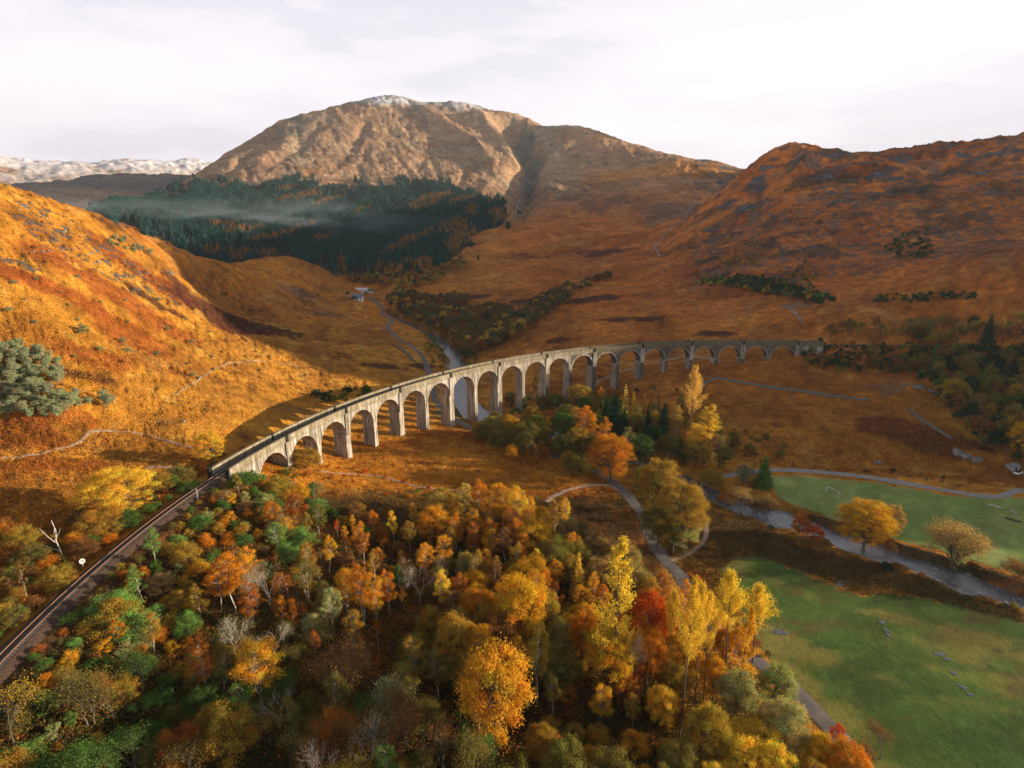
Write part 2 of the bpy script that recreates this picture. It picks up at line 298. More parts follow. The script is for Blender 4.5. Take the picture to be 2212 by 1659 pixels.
# railway shelf
th = np.arctan2(y_-CY, x_-CX); rr = np.hypot(x_-CX, y_-CY); s_ = (TH0-np.where(th < -1.5, th+2*math.pi, th))*R; tt = rr-R
m = (s_ < -24) & (s_ > -420); dt = np.abs(tt); k = (1-sstep(3.4, 9, dt))*sstep(-24, -30, s_)
z_ = np.where(m, z_*(1-k)+(RAILZ-.75)*k, z_)
RB = [arc(17.1*20+26, 0), arc(17.1*20+36, 0), (215, 356), (260, 352), (333, 349), (420, 352), (520, 372)]
RB = smooth_line(RB, 6); db, tb = pdist(x_, y_, RB)
k = 1-sstep(4, 12, db); z_ = z_*(1-k)+(RAILZ-.6)*k
ZZ[:, :jr] = z_
WG = (ZZ-CZ)/RR
def Zt(x, y):
    x = np.asarray(x, float); y = np.asarray(y, float); r = np.hypot(x, y)
    return CZ+interp2(WG, GU, GV, np.arctan2(x, y), np.log(r))*r
# ------------------------------------------------------------------ materials
def newmat(name, rough=.85):
    m = bpy.data.materials.new(name); m.use_nodes = True; t = m.node_tree; b = t.nodes['Principled BSDF']
    b.inputs['Roughness'].default_value = rough; b.inputs['Specular IOR Level'].default_value = .2
    return m, t, b
def noise(t, scale, detail=4, rough=.55, vec=None, dim='3D'):
    n = N(t, 'ShaderNodeTexNoise'); n.inputs['Scale'].default_value = scale; n.inputs['Detail'].default_value = detail; n.inputs['Roughness'].default_value = rough
    if vec is not None: t.links.new(vec, n.inputs['Vector'])
    return n.outputs[0]
def ramp(t, fac, stops, interp='LINEAR'):
    r = N(t, 'ShaderNodeValToRGB'); r.color_ramp.interpolation = interp; e = r.color_ramp.elements
    while len(e) < len(stops): e.new(.5)
    for el, (p, c) in zip(e, stops): el.position = p; el.color = (*c, 1) if len(c) == 3 else c
    t.links.new(fac, r.inputs[0]); return r.outputs[0]
def mixc(t, f, a, b, mode='MIX'):
    m = N(t, 'ShaderNodeMix', data_type='RGBA', blend_type=mode)
    for i, v in ((0, f), (6, a), (7, b)):
        if hasattr(v, 'is_linked'): t.links.new(v, m.inputs[i])
        else: m.inputs[i].default_value = v if i == 0 else (*v, 1)
    return m.outputs[2]
def math_(t, op, a, b=0.0, clamp=False):
    m = N(t, 'ShaderNodeMath', operation=op); m.use_clamp = clamp
    for i, v in ((0, a), (1, b)):
        if hasattr(v, 'is_linked'): t.links.new(v, m.inputs[i])
        else: m.inputs[i].default_value = v
    return m.outputs[0]
def bump(t, b, h, strength=.5, dist=1.0):
    n = N(t, 'ShaderNodeBump'); n.inputs['Strength'].default_value = strength; n.inputs['Distance'].default_value = dist
    t.links.new(h, n.inputs['Height']); t.links.new(n.outputs[0], b.inputs['Normal'])
def objvec(t, sx=1, sy=1, sz=1, kind='Object'):
    c = N(t, 'ShaderNodeTexCoord'); m = N(t, 'ShaderNodeMapping'); m.inputs[3].default_value = (sx, sy, sz)
    t.links.new(c.outputs[kind], m.inputs[0]); return m.outputs[0]

def ground_mat(name, scales, bumpd, rocky=True):
    m, t, b = newmat(name, .95); b.inputs['Specular IOR Level'].default_value = .05
    at = N(t, 'ShaderNodeAttribute'); at.attribute_name = 'Col'
    ov = objvec(t)
    c = at.outputs['Color']
    f = None
    for i, (sc, dt, lo, hi) in enumerate(scales):
        n = noise(t, sc, dt, .62, ov)
        r = ramp(t, n, [(.30, (lo,)*3), (.70, (hi,)*3)])
        c = mixc(t, 1.0, c, r, 'MULTIPLY'); f = n if f is None else math_(t, 'ADD', math_(t, 'MULTIPLY', f, .55), n)
    # hue shifts from tuft to tuft
    n = noise(t, scales[0][0]*.45, 5, .6, ov)
    c = mixc(t, ramp(t, n, [(.42, (0, 0, 0)), (.70, (.55,)*3)]), c, mixc(t, 1.0, c, (.55, .42, .5), 'MULTIPLY'))
    n2 = noise(t, scales[0][0]*.8, 4, .6, objvec(t, 1, 1.3, .7))
    c = mixc(t, ramp(t, n2, [(.50, (0, 0, 0)), (.75, (.5,)*3)]), c, mixc(t, 1.0, c, (1.15, 1.5, 1.5), 'MULTIPLY'))
    if rocky:
        n3 = noise(t, scales[0][0]*.9, 7, .7, objvec(t, 1, 1, 1.8))
        thr = math_(t, 'SUBTRACT', .80, math_(t, 'MULTIPLY', at.outputs['Alpha'], .27))
        k = math_(t, 'MULTIPLY', math_(t, 'SUBTRACT', n3, thr), 14, True)
        rc = ramp(t, noise(t, scales[0][0]*3, 5, .7, ov), [(.3, (.045, .05, .055)), (.7, (.21, .21, .215))])
        c = mixc(t, k, c, rc)
        f = math_(t, 'ADD', f, math_(t, 'MULTIPLY', k, .35))
    t.links.new(c, b.inputs['Base Color']); bump(t, b, f, 1.0, bumpd)
    return m
M_GROUND = ground_mat('moorland', [(.16, 8, .50, 1.38), (1.3, 4, .72, 1.26), (.03, 4, .74, 1.22)], 2.6)
M_FIELD = ground_mat('pasture', [(.10, 6, .80, 1.18), (1.8, 4, .82, 1.16), (.5, 4, .88, 1.12)], .16, False)
M_HILL = ground_mat('hillside', [(.020, 10, .60, 1.34), (.11, 6, .62, 1.36), (.004, 4, .82, 1.15)], 10.0)

# ------------------------------------------------------------------ ground colours (what grows there, with some light and shade painted in)
def v3(*c): return np.array(c, float)
nrm = [fbm(UU*F, VV*F*.62, 5, k, .55) for F, k in ((12, 1), (30, 3), (70, 5))]
def lerp(a, b, k): return a*(1-k[..., None])+b*k[..., None]
px, py = px_of(XX, YY, ZZ)
A = v3(.60, .262, .033); Bc = v3(.34, .14, .028); Y1 = v3(.66, .40, .09); RD = v3(.26, .055, .014); HT = v3(.075, .03, .017); GR = v3(.15, .14, .04)
C = np.zeros(XX.shape+(3,))+A
C = lerp(C, Bc, sstep(-.15, .55, nrm[0])*.75)
C = lerp(C, Y1, sstep(.15, .6, nrm[1])*.55)
C = lerp(C, HT, sstep(.30, .55, nrm[2]*.5+nrm[0]*.35-nrm[1]*.5)*.65)
C = lerp(C, RD, sstep(.25, .55, fbm(UU*9+4, VV*7, 5, 6))*.35)
# the shaded side of the valley: shade painted in as a browner tint; the mountain: tan with green-grey
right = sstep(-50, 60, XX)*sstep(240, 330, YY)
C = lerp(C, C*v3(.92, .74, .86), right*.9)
C = lerp(C, C*v3(1.0, .86, 1.0), sstep(420, 620, RR)*(1-sstep(1500, 2200, RR)))
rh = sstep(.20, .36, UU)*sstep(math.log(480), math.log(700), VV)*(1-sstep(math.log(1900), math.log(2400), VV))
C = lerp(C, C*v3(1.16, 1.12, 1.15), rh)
C = lerp(C, v3(.05, .045, .03), rh*sstep(.05, .30, fbm(UU*34, VV*26, 5, 2, .6))*.7)
C = lerp(C, v3(.15, .14, .12), rh*sstep(.12, .34, fbm(UU*46+9, VV*34, 5, 4, .65))*.65)
C = lerp(C, v3(.035, .05, .03), rh*sstep(.2, .5, fbm(UU*22+5, VV*18, 5, 7, .6))*.6)
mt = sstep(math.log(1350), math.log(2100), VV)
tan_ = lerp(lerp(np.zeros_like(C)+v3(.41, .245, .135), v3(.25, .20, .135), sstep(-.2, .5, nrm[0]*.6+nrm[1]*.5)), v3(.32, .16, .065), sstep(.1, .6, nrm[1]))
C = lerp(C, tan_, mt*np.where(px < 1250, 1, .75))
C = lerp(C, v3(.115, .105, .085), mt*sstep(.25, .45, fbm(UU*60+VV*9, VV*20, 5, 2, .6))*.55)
snowy = np.clip(np.exp(-((px-870)/95)**2)*sstep(233, 212, py)+np.exp(-((px-1020)/45)**2)*sstep(245, 222, py)+np.exp(-((px-1230)/40)**2)*sstep(284, 268, py)*.4, 0, 1)*mt
C = lerp(C, v3(.62, .62, .64), np.clip(snowy*(1.0+nrm[2]*1.4), 0, 1))
fr = sstep(math.log(6300), math.log(7000), VV)
C = lerp(C, v3(.74, .70, .70), fr*sstep(.35, -.1, nrm[1]-.5*sstep(372, 352, py)))
C = lerp(C, v3(.40, .28, .2), fr*sstep(345, 390, py)*.7)
mid = sstep(math.log(3700), math.log(3900), VV)*(1-sstep(math.log(5400), math.log(6000), VV))
C = lerp(C, lerp(np.zeros_like(C)+v3(.14, .11, .095), v3(.2, .15, .1), sstep(-.2, .5, nrm[1])), mid)  # middle ridge: its shadow put into the colour as a darker tint
ROCK = np.clip(.12+.22*sstep(430, 560, RR)+.25*sstep(.1, .6, nrm[0])*sstep(350, 700, RR)+rk2*1.0+mt*.35+(px > 1500)*(py < 620)*.62*sstep(520, 600, RR), 0, 1)
ROCK = np.maximum(ROCK, ROCKM*1.0)
def paint(X, Y, wx, wy, col, k=.9, edge=.5, rock=None):  # a patch of other plants, also of painted light and shade, centred on the ground seen at X, Y
    global C, ROCK
    h = first_hit(X, Y)
    if h is None: return
    h2 = first_hit(X, Y-wy) or h; h3 = first_hit(X, Y+wy) or h
    ru = wx/FD; rv = max(min(abs(h2[1]-h[1]), abs(h3[1]-h[1])*1.6), .01)
    q = np.sqrt(((UU-h[0])/ru)**2+((VV-h[1])/rv)**2)+nrm[1]*edge+nrm[2]*edge*.8
    q = sstep(1.25, .75, q)*k
    C = lerp(C, v3(*col), q)
    if rock is not None: ROCK = ROCK*(1-q)+rock*q
HEA = (.085, .028, .018); BRK = (.36, .10, .02)
for a in [(150, 640, 130, 20, BRK), (60, 600, 90, 14, BRK), (330, 600, 90, 16, BRK), (250, 630, 120, 14, BRK), (330, 650, 60, 10, HEA), (470, 680, 70, 18, HEA), (560, 705, 60, 8, HEA), (620, 715, 30, 6, HEA), (100, 800, 90, 14, HEA), (290, 740, 50, 22, BRK), (200, 770, 60, 18, BRK),
          (30, 930, 60, 25, BRK), (90, 900, 90, 20, BRK), (40, 960, 90, 14, BRK), (120, 1000, 80, 14, BRK), (830, 790, 40, 7, HEA), (915, 790, 26, 6, HEA), (1150, 935, 60, 10, HEA), (1100, 920, 60, 12, (.13, .03, .016)), (1020, 945, 90, 10, BRK), (850, 960, 100, 10, BRK), (1260, 1080, 60, 12, (.26, .06, .02)),
          (1270, 1110, 60, 28, (.12, .05, .02)), (1950, 925, 75, 22, (.11, .03, .02)), (1990, 960, 60, 20, (.07, .025, .018)), (2060, 955, 60, 14, HEA), (1550, 1215, 60, 16, (.16, .06, .025)), (1500, 1250, 40, 20, BRK), (1600, 1130, 70, 16, (.2, .09, .03)), (1700, 1190, 90, 22, (.10, .05, .025)),
          (1850, 1230, 110, 18, (.07, .045, .022)), (1620, 1160, 60, 14, (.09, .06, .02)), (1560, 1090, 50, 10, (.3, .05, .02)), (1100, 700, 40, 10, HEA), (1030, 640, 30, 5, HEA), (1210, 735, 30, 6, HEA), (1330, 690, 40, 6, HEA), (1280, 645, 60, 6, HEA), (1400, 690, 30, 5, HEA), (1300, 545, 40, 6, HEA),
          (1130, 650, 30, 5, HEA), (1560, 640, 60, 10, BRK), (700, 900, 120, 14, (.36, .17, .04)), (1000, 900, 60, 10, (.12, .12, .04)), (1550, 720, 40, 5, HEA), (1600, 1165, 130, 34, (.11, .065, .028)), (1750, 1215, 150, 26, (.085, .06, .024)), (1960, 1262, 170, 22, (.10, .06, .026)), (2140, 1315, 110, 16, (.09, .07, .025)), (1780, 1125, 60, 8, (.10, .07, .03)), (1980, 1195, 110, 10, (.09, .07, .03)), (2130, 1235, 90, 10, (.09, .07, .03)), (1500, 1160, 60, 40, (.15, .08, .03)), (1135, 320, 20, 40, (.13, .125, .10)), (1155, 365, 20, 34, (.12, .12, .095)), (1140, 410, 12, 24, (.15, .14, .11)), (1470, 362, 150, 16, (.50, .22, .06)), (1270, 290, 60, 14, (.46, .25, .10))]: paint(*a)  # closing entries paint the gully's shade and the sun on the right shoulder
for X, Y, wx, wy in [(650, 630, 40, 10), (720, 680, 40, 5), (1500, 740, 30, 5), (1920, 835, 30, 12), (1450, 460, 60, 20), (1720, 660, 20, 8)]: paint(X, Y, wx, wy, (.16, .15, .13), .5, .7, .95)
# woodland floor and the bare railway bank
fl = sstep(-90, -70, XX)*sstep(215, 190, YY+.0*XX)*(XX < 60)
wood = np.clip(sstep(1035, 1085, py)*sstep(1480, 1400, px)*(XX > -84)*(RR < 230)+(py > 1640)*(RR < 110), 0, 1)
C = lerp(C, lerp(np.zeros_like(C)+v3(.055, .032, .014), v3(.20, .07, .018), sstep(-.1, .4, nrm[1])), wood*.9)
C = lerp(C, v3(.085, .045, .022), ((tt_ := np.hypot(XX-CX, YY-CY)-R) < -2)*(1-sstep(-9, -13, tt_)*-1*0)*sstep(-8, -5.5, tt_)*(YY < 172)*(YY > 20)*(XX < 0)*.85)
bank = sstep(9, 5.5, RIVD); CB = np.zeros_like(C[:, :jr])+v3(.17, .15, .125)
C[:, :jr] = lerp(C[:, :jr], lerp(CB, v3(.06, .045, .025), sstep(-.2, .3, nrm[2][:, :jr])), np.clip(bank*(.55+nrm[1][:, :jr]), 0, 1)*.9)
# forest floor on the mountain
def inpoly(poly, x, y):
    ins = np.zeros(x.shape, bool); n = len(poly)
    for i in range(n):
        x0, y0 = poly[i]; x1, y1 = poly[(i+1) % n]
        if y0 == y1: continue
        ins ^= ((y0 > y) != (y1 > y)) & (x < (x1-x0)*(y-y0)/(y1-y0)+x0)
    return ins
FOREST = [(195, 455), (250, 440), (330, 428), (400, 415), (470, 412), (520, 398), (560, 400), (600, 400), (650, 392), (690, 402), (730, 396), (790, 404), (820, 398), (880, 408), (930, 402), (960, 412), (1000, 408), (1040, 428), (1070, 440), (1098, 462), (1080, 488), (1040, 500), (1010, 512), (1000, 545), (960, 570), (920, 590), (800, 600), (720, 590),
          (660, 560), (600, 552), (520, 570), (460, 570), (380, 530), (300, 495), (240, 475)]
infor = inpoly(FOREST, px+nrm[1]*8, py+nrm[2]*5) & (RR > 900)
C[infor] = (.05, .045, .03)
# fields
def wpoly(pts, z):
    o = []
    for X, Y in pts:
        u, w = uwray(X, Y); r = (z-CZ)/w; o.append((r*math.sin(u), r*math.cos(u)))
    return o
F1 = wpoly([(1655, 1030), (1720, 1029), (1800, 1034), (1950, 1052), (2080, 1080), (2250, 1092), (2600, 1080), (2700, 1300), (2400, 1290), (2212, 1240), (2000, 1178), (1900, 1150), (1800, 1115), (1730, 1092), (1680, 1070)], 3)
F2 = wpoly([(1562, 1225), (1580, 1205), (1615, 1199), (1700, 1224), (1790, 1262), (1860, 1290), (1900, 1278), (1960, 1286), (2040, 1300), (2120, 1318), (2212, 1345), (2700, 1500), (2900, 2200), (2300, 2400), (1880, 1705), (1828, 1630), (1748, 1532), (1684, 1472), (1628, 1394), (1580, 1320), (1556, 1262)], 3)
fx = XX+nrm[2]*1.6+nrm[1]*1.5; fy = YY+nrm[2]*1.6
inF1 = inpoly(F1, fx, fy) & (RR < 500); inF2 = inpoly(F2, fx, fy) & (RR < 500)
big = fbm(XX*.022, YY*.05+XX*.02, 4, 5, .55)
g1 = lerp(np.zeros_like(C)+v3(.19, .265, .07), v3(.27, .32, .10), sstep(-.3, .4, nrm[1]+big*.5))
fl2 = fbm(XX*.035+YY*.02, YY*.09-XX*.03, 5, 1, .6)
g2 = lerp(lerp(np.zeros_like(C)+v3(.075, .125, .024), v3(.19, .17, .04), sstep(-.12, .22, big+nrm[1]*.2+.06)), v3(.04, .08, .022), sstep(-.02, -.22, fl2)*.6)
g2 = lerp(g2, v3(.12, .08, .03), sstep(.22, .4, fl2)*.6)
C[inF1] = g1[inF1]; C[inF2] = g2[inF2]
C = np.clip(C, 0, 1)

def mesh_obj(name, verts, faces, mat=None, smooth=False, parent=None):
    me = bpy.data.meshes.new(name); me.from_pydata(verts, [], faces)
    if mat:
        for mm in (mat if isinstance(mat, (list, tuple)) else [mat]): me.materials.append(mm)
    if smooth: me.polygons.foreach_set('use_smooth', [True]*len(me.polygons))
    o = bpy.data.objects.new(name, me); COL.objects.link(o)
    if parent: o.parent = parent
    return o
def np_mesh(name, V, F, mats, fmat=None, smooth=False, fcol=None):
    me = bpy.data.meshes.new(name); n = F.shape[1]
    me.vertices.add(len(V)); me.vertices.foreach_set('co', np.ascontiguousarray(V, np.float32).ravel())
    me.loops.add(F.size); me.loops.foreach_set('vertex_index', np.ascontiguousarray(F, np.int32).ravel())
    me.polygons.add(len(F)); me.polygons.foreach_set('loop_start', np.arange(0, F.size, n, dtype=np.int32))
    for m in mats: me.materials.append(m)
    if fmat is not None: me.polygons.foreach_set('material_index', np.ascontiguousarray(fmat, np.int32))
    if smooth: me.polygons.foreach_set('use_smooth', np.ones(len(F), bool))
    if fcol is not None:
        a = me.attributes.new('Col', 'FLOAT_COLOR', 'POINT'); a.data.foreach_set('color', np.ascontiguousarray(fcol, np.float32).ravel())
    me.update(calc_edges=True)
    return me
def link(name, me, parent=None):
    o = bpy.data.objects.new(name, me); COL.objects.link(o); o.parent = parent; return o
def tag(o, label=None, cat=None, group=None, kind=None):
    if label: o['label'] = label
    if cat: o['category'] = cat
    if group: o['group'] = group
    if kind: o['kind'] = kind
    return o
def empty(name, loc=(0, 0, 0), rz=0):
    o = bpy.data.objects.new(name, None); COL.objects.link(o); o.location = loc; o.rotation_euler[2] = rz; o.empty_display_size = .5; return o
nu, nv = XX.shape
idx = np.arange(nu*nv).reshape(nu, nv)
F = np.stack([idx[:-1, :-1], idx[1:, :-1], idx[1:, 1:], idx[:-1, 1:]], -1).reshape(-1, 4)
F = F[:, ::-1]
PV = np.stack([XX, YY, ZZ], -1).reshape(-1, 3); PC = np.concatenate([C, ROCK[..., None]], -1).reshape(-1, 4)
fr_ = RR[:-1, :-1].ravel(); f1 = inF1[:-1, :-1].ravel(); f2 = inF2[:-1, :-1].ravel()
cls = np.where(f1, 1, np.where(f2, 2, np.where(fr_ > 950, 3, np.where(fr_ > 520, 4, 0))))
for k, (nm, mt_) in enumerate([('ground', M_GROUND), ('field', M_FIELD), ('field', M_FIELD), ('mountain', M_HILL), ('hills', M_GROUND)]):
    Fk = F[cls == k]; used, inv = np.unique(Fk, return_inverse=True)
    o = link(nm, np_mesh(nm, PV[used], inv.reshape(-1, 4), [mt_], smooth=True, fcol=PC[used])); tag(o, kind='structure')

# ------------------------------------------------------------------ ribbons: roads, tracks, paths, river
def ribbon(name, line, hw, mat, lift=.12, kind='structure', n=5, jit=.0, zfun=None, step=1.5):
    L = np.array(line); seg = np.hypot(*np.diff(L, axis=0).T); s = np.concatenate([[0], np.cumsum(seg)])
    q = np.arange(0, s[-1], step); x = np.interp(q, s, L[:, 0]); y = np.interp(q, s, L[:, 1])
    dx = np.gradient(x); dy = np.gradient(y); l = np.hypot(dx, dy)+1e-9; nx, ny = -dy/l, dx/l
    w = hw*(1+jit*(fbm(q*.11, q*0+3.3, 4, 1))) if np.isscalar(hw) else np.interp(q, s, hw)
    V = []; 
    for j in range(n):
        a = (j/(n-1)*2-1)
        jx = a*w+(jit*hw*.5*fbm(q*.3+9*j, q*0+j, 3, 2) if jit and np.isscalar(hw) else 0)
        X_ = x+nx*jx; Y_ = y+ny*jx
        Z_ = (Zt(X_, Y_)+lift*(1.0 if abs(a) < .99 else .4)) if zfun is None else zfun(X_, Y_, q)
        V.append(np.stack([X_, Y_, Z_], -1))
    V = np.stack(V, 1); m = len(q); ii = np.arange(m*n).reshape(m, n)
    Fq = np.stack([ii[:-1, :-1], ii[:-1, 1:], ii[1:, 1:], ii[1:, :-1]], -1).reshape(-1, 4)
    o = link(name, np_mesh(name, V.reshape(-1, 3), Fq[:, ::-1] if False else Fq, [mat], smooth=True)); tag(o, kind=kind); return o
def flat_mat(name, stops, sc=.6, rough=.9, b=.05, sp=.2):
    m, t, bs = newmat(name, rough); bs.inputs['Specular IOR Level'].default_value = sp
    n = noise(t, sc, 7, .65, objvec(t)); t.links.new(ramp(t, n, stops), bs.inputs['Base Color']); bump(t, bs, noise(t, sc*6, 4, .6, objvec(t)), .6, b); return m
M_TARMAC = flat_mat('worn_tarmac', [(.3, (.10, .09, .088)), (.55, (.15, .13, .12)), (.75, (.20, .165, .14))], .4)
M_GRAVEL = flat_mat('gravel', [(.3, (.20, .175, .16)), (.7, (.36, .33, .31))], .8)
M_DIRT = flat_mat('trodden_earth', [(.3, (.24, .16, .10)), (.7, (.40, .30, .21))], .8)
M_PALE = flat_mat('pale_stones', [(.35, (.22, .18, .14)), (.7, (.48, .45, .42))], 1.0)
for nm, L, hw, m, lf in [('road', ROAD, 2.1, M_TARMAC, .16), ('track', TRKR, 1.7, M_GRAVEL, .16), ('track', TRKB, 1.4, M_DIRT, .2), ('path', LOOP, .8, M_DIRT, .13), ('path', SIDE, 1.1, M_DIRT, .14), ('path', PTHL, .55, M_DIRT, .16), ('path', PTHM, .8, M_PALE, .14),
                         ('path', TRLL, .35, M_DIRT, .16), ('path', TRLB, .6, M_PALE, .13)]:
    ribbon(nm, L, hw, m, lf, jit=.35)
def stream(pts, hw=1.2, lift=.4):
    L = wline(pts, 4)
    if len(L) > 3: ribbon('stream', L, hw, M_STREAM, lift, jit=.9, n=3, step=4)
M_STREAM = flat_mat('rocky_stream', [(.40, (.10, .08, .06)), (.55, (.22, .20, .18)), (.75, (.60, .60, .60))], .12, .5)
stream([(1128, 408), (1125, 428), (1118, 445), (1113, 462), (1115, 480)], 2.4, 1)
stream([(1436, 500), (1428, 520), (1415, 532), (1430, 560)], .9, .7)
stream([(1505, 432), (1470, 478), (1445, 500)], 1.0, 1)
stream([(1690, 660), (1715, 672), (1722, 682), (1735, 700)], .9, .3)
# river water
m, t, b = newmat('river_water', .10); M_WATER = m; b.inputs['Specular IOR Level'].default_value = .8
ov = objvec(t); foam = ramp(t, noise(t, .55, 9, .78, objvec(t, 1, .6, 1)), [(.52, (0, 0, 0)), (.78, (1, 1, 1))])
t.links.new(mixc(t, foam, (.085, .098, .112), (.56, .58, .62)), b.inputs['Base Color'])
t.links.new(ramp(t, foam, [(0, (.10,)*3), (1, (.8,)*3)]), b.inputs['Roughness']); bump(t, b, noise(t, 1.4, 5, .6, ov), .7, .25)
SR = np.concatenate([[0], np.cumsum(np.hypot(*np.diff(RIV_UP, axis=0).T))])
tr_ = np.arange(len(RIV_UP)); wr_ = RIVW*(1+.2*np.sin(tr_*.45)+.1*np.sin(tr_*1.1))*np.interp(tr_, [0, 12, 30, 60], [.36, .45, .72, .8])*1.5
ribbon('river', RIV_UP, wr_, M_WATER, n=9, zfun=lambda x, y, q: np.interp(np.interp(q, SR, tr_), [0, 30, 48, 70, 140], [2.4, .9, .6, .3, 0])+0*x, step=2.5)
# puddles standing in the lower field
M_PUD, t, b = newmat('standing_water', .05); b.inputs['Base Color'].default_value = (.06, .065, .06, 1); b.inputs['Specular IOR Level'].default_value = .9
def puddle(X, Y, wx, wy, rot=0, seed=0):
    g = ground_at(X, Y); h = ground_at(X+wx, Y); v = ground_at(X, Y-wy)
    rx = math.hypot(h[0]-g[0], h[1]-g[1]); ry = math.hypot(v[0]-g[0], v[1]-g[1]); rs = random.Random(seed); V = []
    ph = [rs.uniform(0, 6.3) for _ in range(4)]; zz = float(Zt(*g))+.10
    for i in range(40):
        a = i/40*2*math.pi; k = 1+.30*math.sin(2*a+ph[0])+.22*math.sin(3*a+ph[1])+.15*math.sin(5*a+ph[2])+.08*math.sin(9*a+ph[3])
        V.append((g[0]+rx*k*math.cos(a+rot), g[1]+ry*k*math.sin(a+rot), zz))
    return V
for i, (X, Y, wx, wy) in enumerate([(1812, 1262, 11, 4), (1822, 1255, 6, 3), (1680, 1265+100, 12, 4), (1695, 1368, 9, 3), (1905, 1345, 5, 4), (1915, 1362, 5, 4), (1920, 1373, 4, 4), (2030, 1413, 9, 4), (2046, 1424, 6, 3), (2060, 1455, 5, 4), (2080, 1485, 6, 4), (2095, 1500, 5, 4)]):
    V = puddle(X, Y, wx, wy, .3, i)
    # level a shallow pan at the mean height by draping each point just over the grass
    V = [(x, y, float(Zt(x, y))+.07) for x, y, z in V]; c = np.mean(V, axis=0); V.append((c[0], c[1], float(Zt(c[0], c[1]))+.09))
    tag(mesh_obj('puddle', V, [(j, (j+1) % 40, 40) for j in range(40)], M_PUD, True), kind='structure')
# ------------------------------------------------------------------ the viaduct
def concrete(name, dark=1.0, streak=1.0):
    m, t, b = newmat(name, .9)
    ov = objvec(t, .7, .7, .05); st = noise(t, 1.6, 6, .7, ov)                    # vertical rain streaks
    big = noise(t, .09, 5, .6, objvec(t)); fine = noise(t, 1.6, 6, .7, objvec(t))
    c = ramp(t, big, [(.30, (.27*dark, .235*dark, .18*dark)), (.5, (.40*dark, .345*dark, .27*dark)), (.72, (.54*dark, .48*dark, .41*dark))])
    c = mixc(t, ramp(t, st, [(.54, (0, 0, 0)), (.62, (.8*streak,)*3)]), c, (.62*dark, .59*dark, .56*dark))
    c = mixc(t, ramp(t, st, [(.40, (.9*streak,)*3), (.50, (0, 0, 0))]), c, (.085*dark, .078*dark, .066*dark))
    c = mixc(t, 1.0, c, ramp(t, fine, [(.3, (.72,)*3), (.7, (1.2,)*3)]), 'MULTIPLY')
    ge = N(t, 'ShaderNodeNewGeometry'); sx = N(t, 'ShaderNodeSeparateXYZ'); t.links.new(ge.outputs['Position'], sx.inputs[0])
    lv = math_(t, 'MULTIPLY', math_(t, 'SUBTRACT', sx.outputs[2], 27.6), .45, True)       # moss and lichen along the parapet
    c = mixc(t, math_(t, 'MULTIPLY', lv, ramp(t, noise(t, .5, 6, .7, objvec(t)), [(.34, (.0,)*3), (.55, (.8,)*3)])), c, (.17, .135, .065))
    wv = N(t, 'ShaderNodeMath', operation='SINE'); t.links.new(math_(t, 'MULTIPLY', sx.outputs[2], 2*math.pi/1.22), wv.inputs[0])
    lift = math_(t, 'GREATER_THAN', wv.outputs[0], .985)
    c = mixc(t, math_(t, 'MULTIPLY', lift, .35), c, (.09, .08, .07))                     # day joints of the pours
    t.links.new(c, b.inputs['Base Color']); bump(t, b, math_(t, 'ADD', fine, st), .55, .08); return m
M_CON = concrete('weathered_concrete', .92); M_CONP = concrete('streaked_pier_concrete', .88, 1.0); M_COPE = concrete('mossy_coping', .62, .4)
M_CONW = concrete('stained_shade_concrete', .27, .45); M_DARK = flat_mat('dark_recess', [(.3, (.012, .012, .012)), (.7, (.03, .03, .028))], 1.0)  # far-half copy: stained, and darkened with shade put into the colour
via = empty('railway_viaduct', (*arc(171, 0), 0)); tag(via, 'long curved grey concrete viaduct of twenty-one arches crossing the glen', 'viaduct')
vo = np.array([*arc(171, 0), 0])
TP_ = 31.2; DK = 29.0; SPRING = 20.4; SP = 17.1; HALF = 7.55; S0 = -17.1    # s of the first arch's start is S0
FI, FO = -3.0, 3.0                                                            # inner and outer faces
class MB:
    def __init__(s): s.V = []; s.F = []
    def quad(s, *p): n = len(s.V); s.V += p; s.F.append(tuple(range(n, n+len(p))))
    def hexa(s, p):                                                           # 8 corners: bottom 0-3, top 4-7
        n = len(s.V); s.V += p; s.F += [(n, n+3, n+2, n+1), (n+4, n+5, n+6, n+7)]+[(n+i, n+(i+1) % 4, n+4+(i+1) % 4, n+4+i) for i in range(4)]
    def build(s, name, mat, parent=None, origin=None, smooth=False):
        V = s.V if origin is None else [(v[0]-origin[0], v[1]-origin[1], v[2]-origin[2]) for v in s.V]
        return mesh_obj(name, V, s.F, mat, smooth, parent)
def pt(s, t, z): x, y = arc(s, t); return (x, y, z)
def strip(mb, s0, s1, t0, t1, zb, zt, n=6):                                   # curved bar from s0 to s1
    for i in range(n):
        a = s0+(s1-s0)*i/n; b = s0+(s1-s0)*(i+1)/n
        mb.quad(pt(a, t0, zb), pt(b, t0, zb), pt(b, t0, zt), pt(a, t0, zt)); mb.quad(pt(a, t1, zb), pt(a, t1, zt), pt(b, t1, zt), pt(b, t1, zb))
        mb.quad(pt(a, t0, zt), pt(b, t0, zt), pt(b, t1, zt), pt(a, t1, zt)); mb.quad(pt(a, t0, zb), pt(a, t1, zb), pt(b, t1, zb), pt(b, t0, zb))
    for a in (s0, s1): mb.quad(pt(a, t0, zb), pt(a, t1, zb), pt(a, t1, zt), pt(a, t0, zt))
NA = 28
wide = [0, 2, 4, 6, 8, 10, 12, 14, 16, 18, 20]
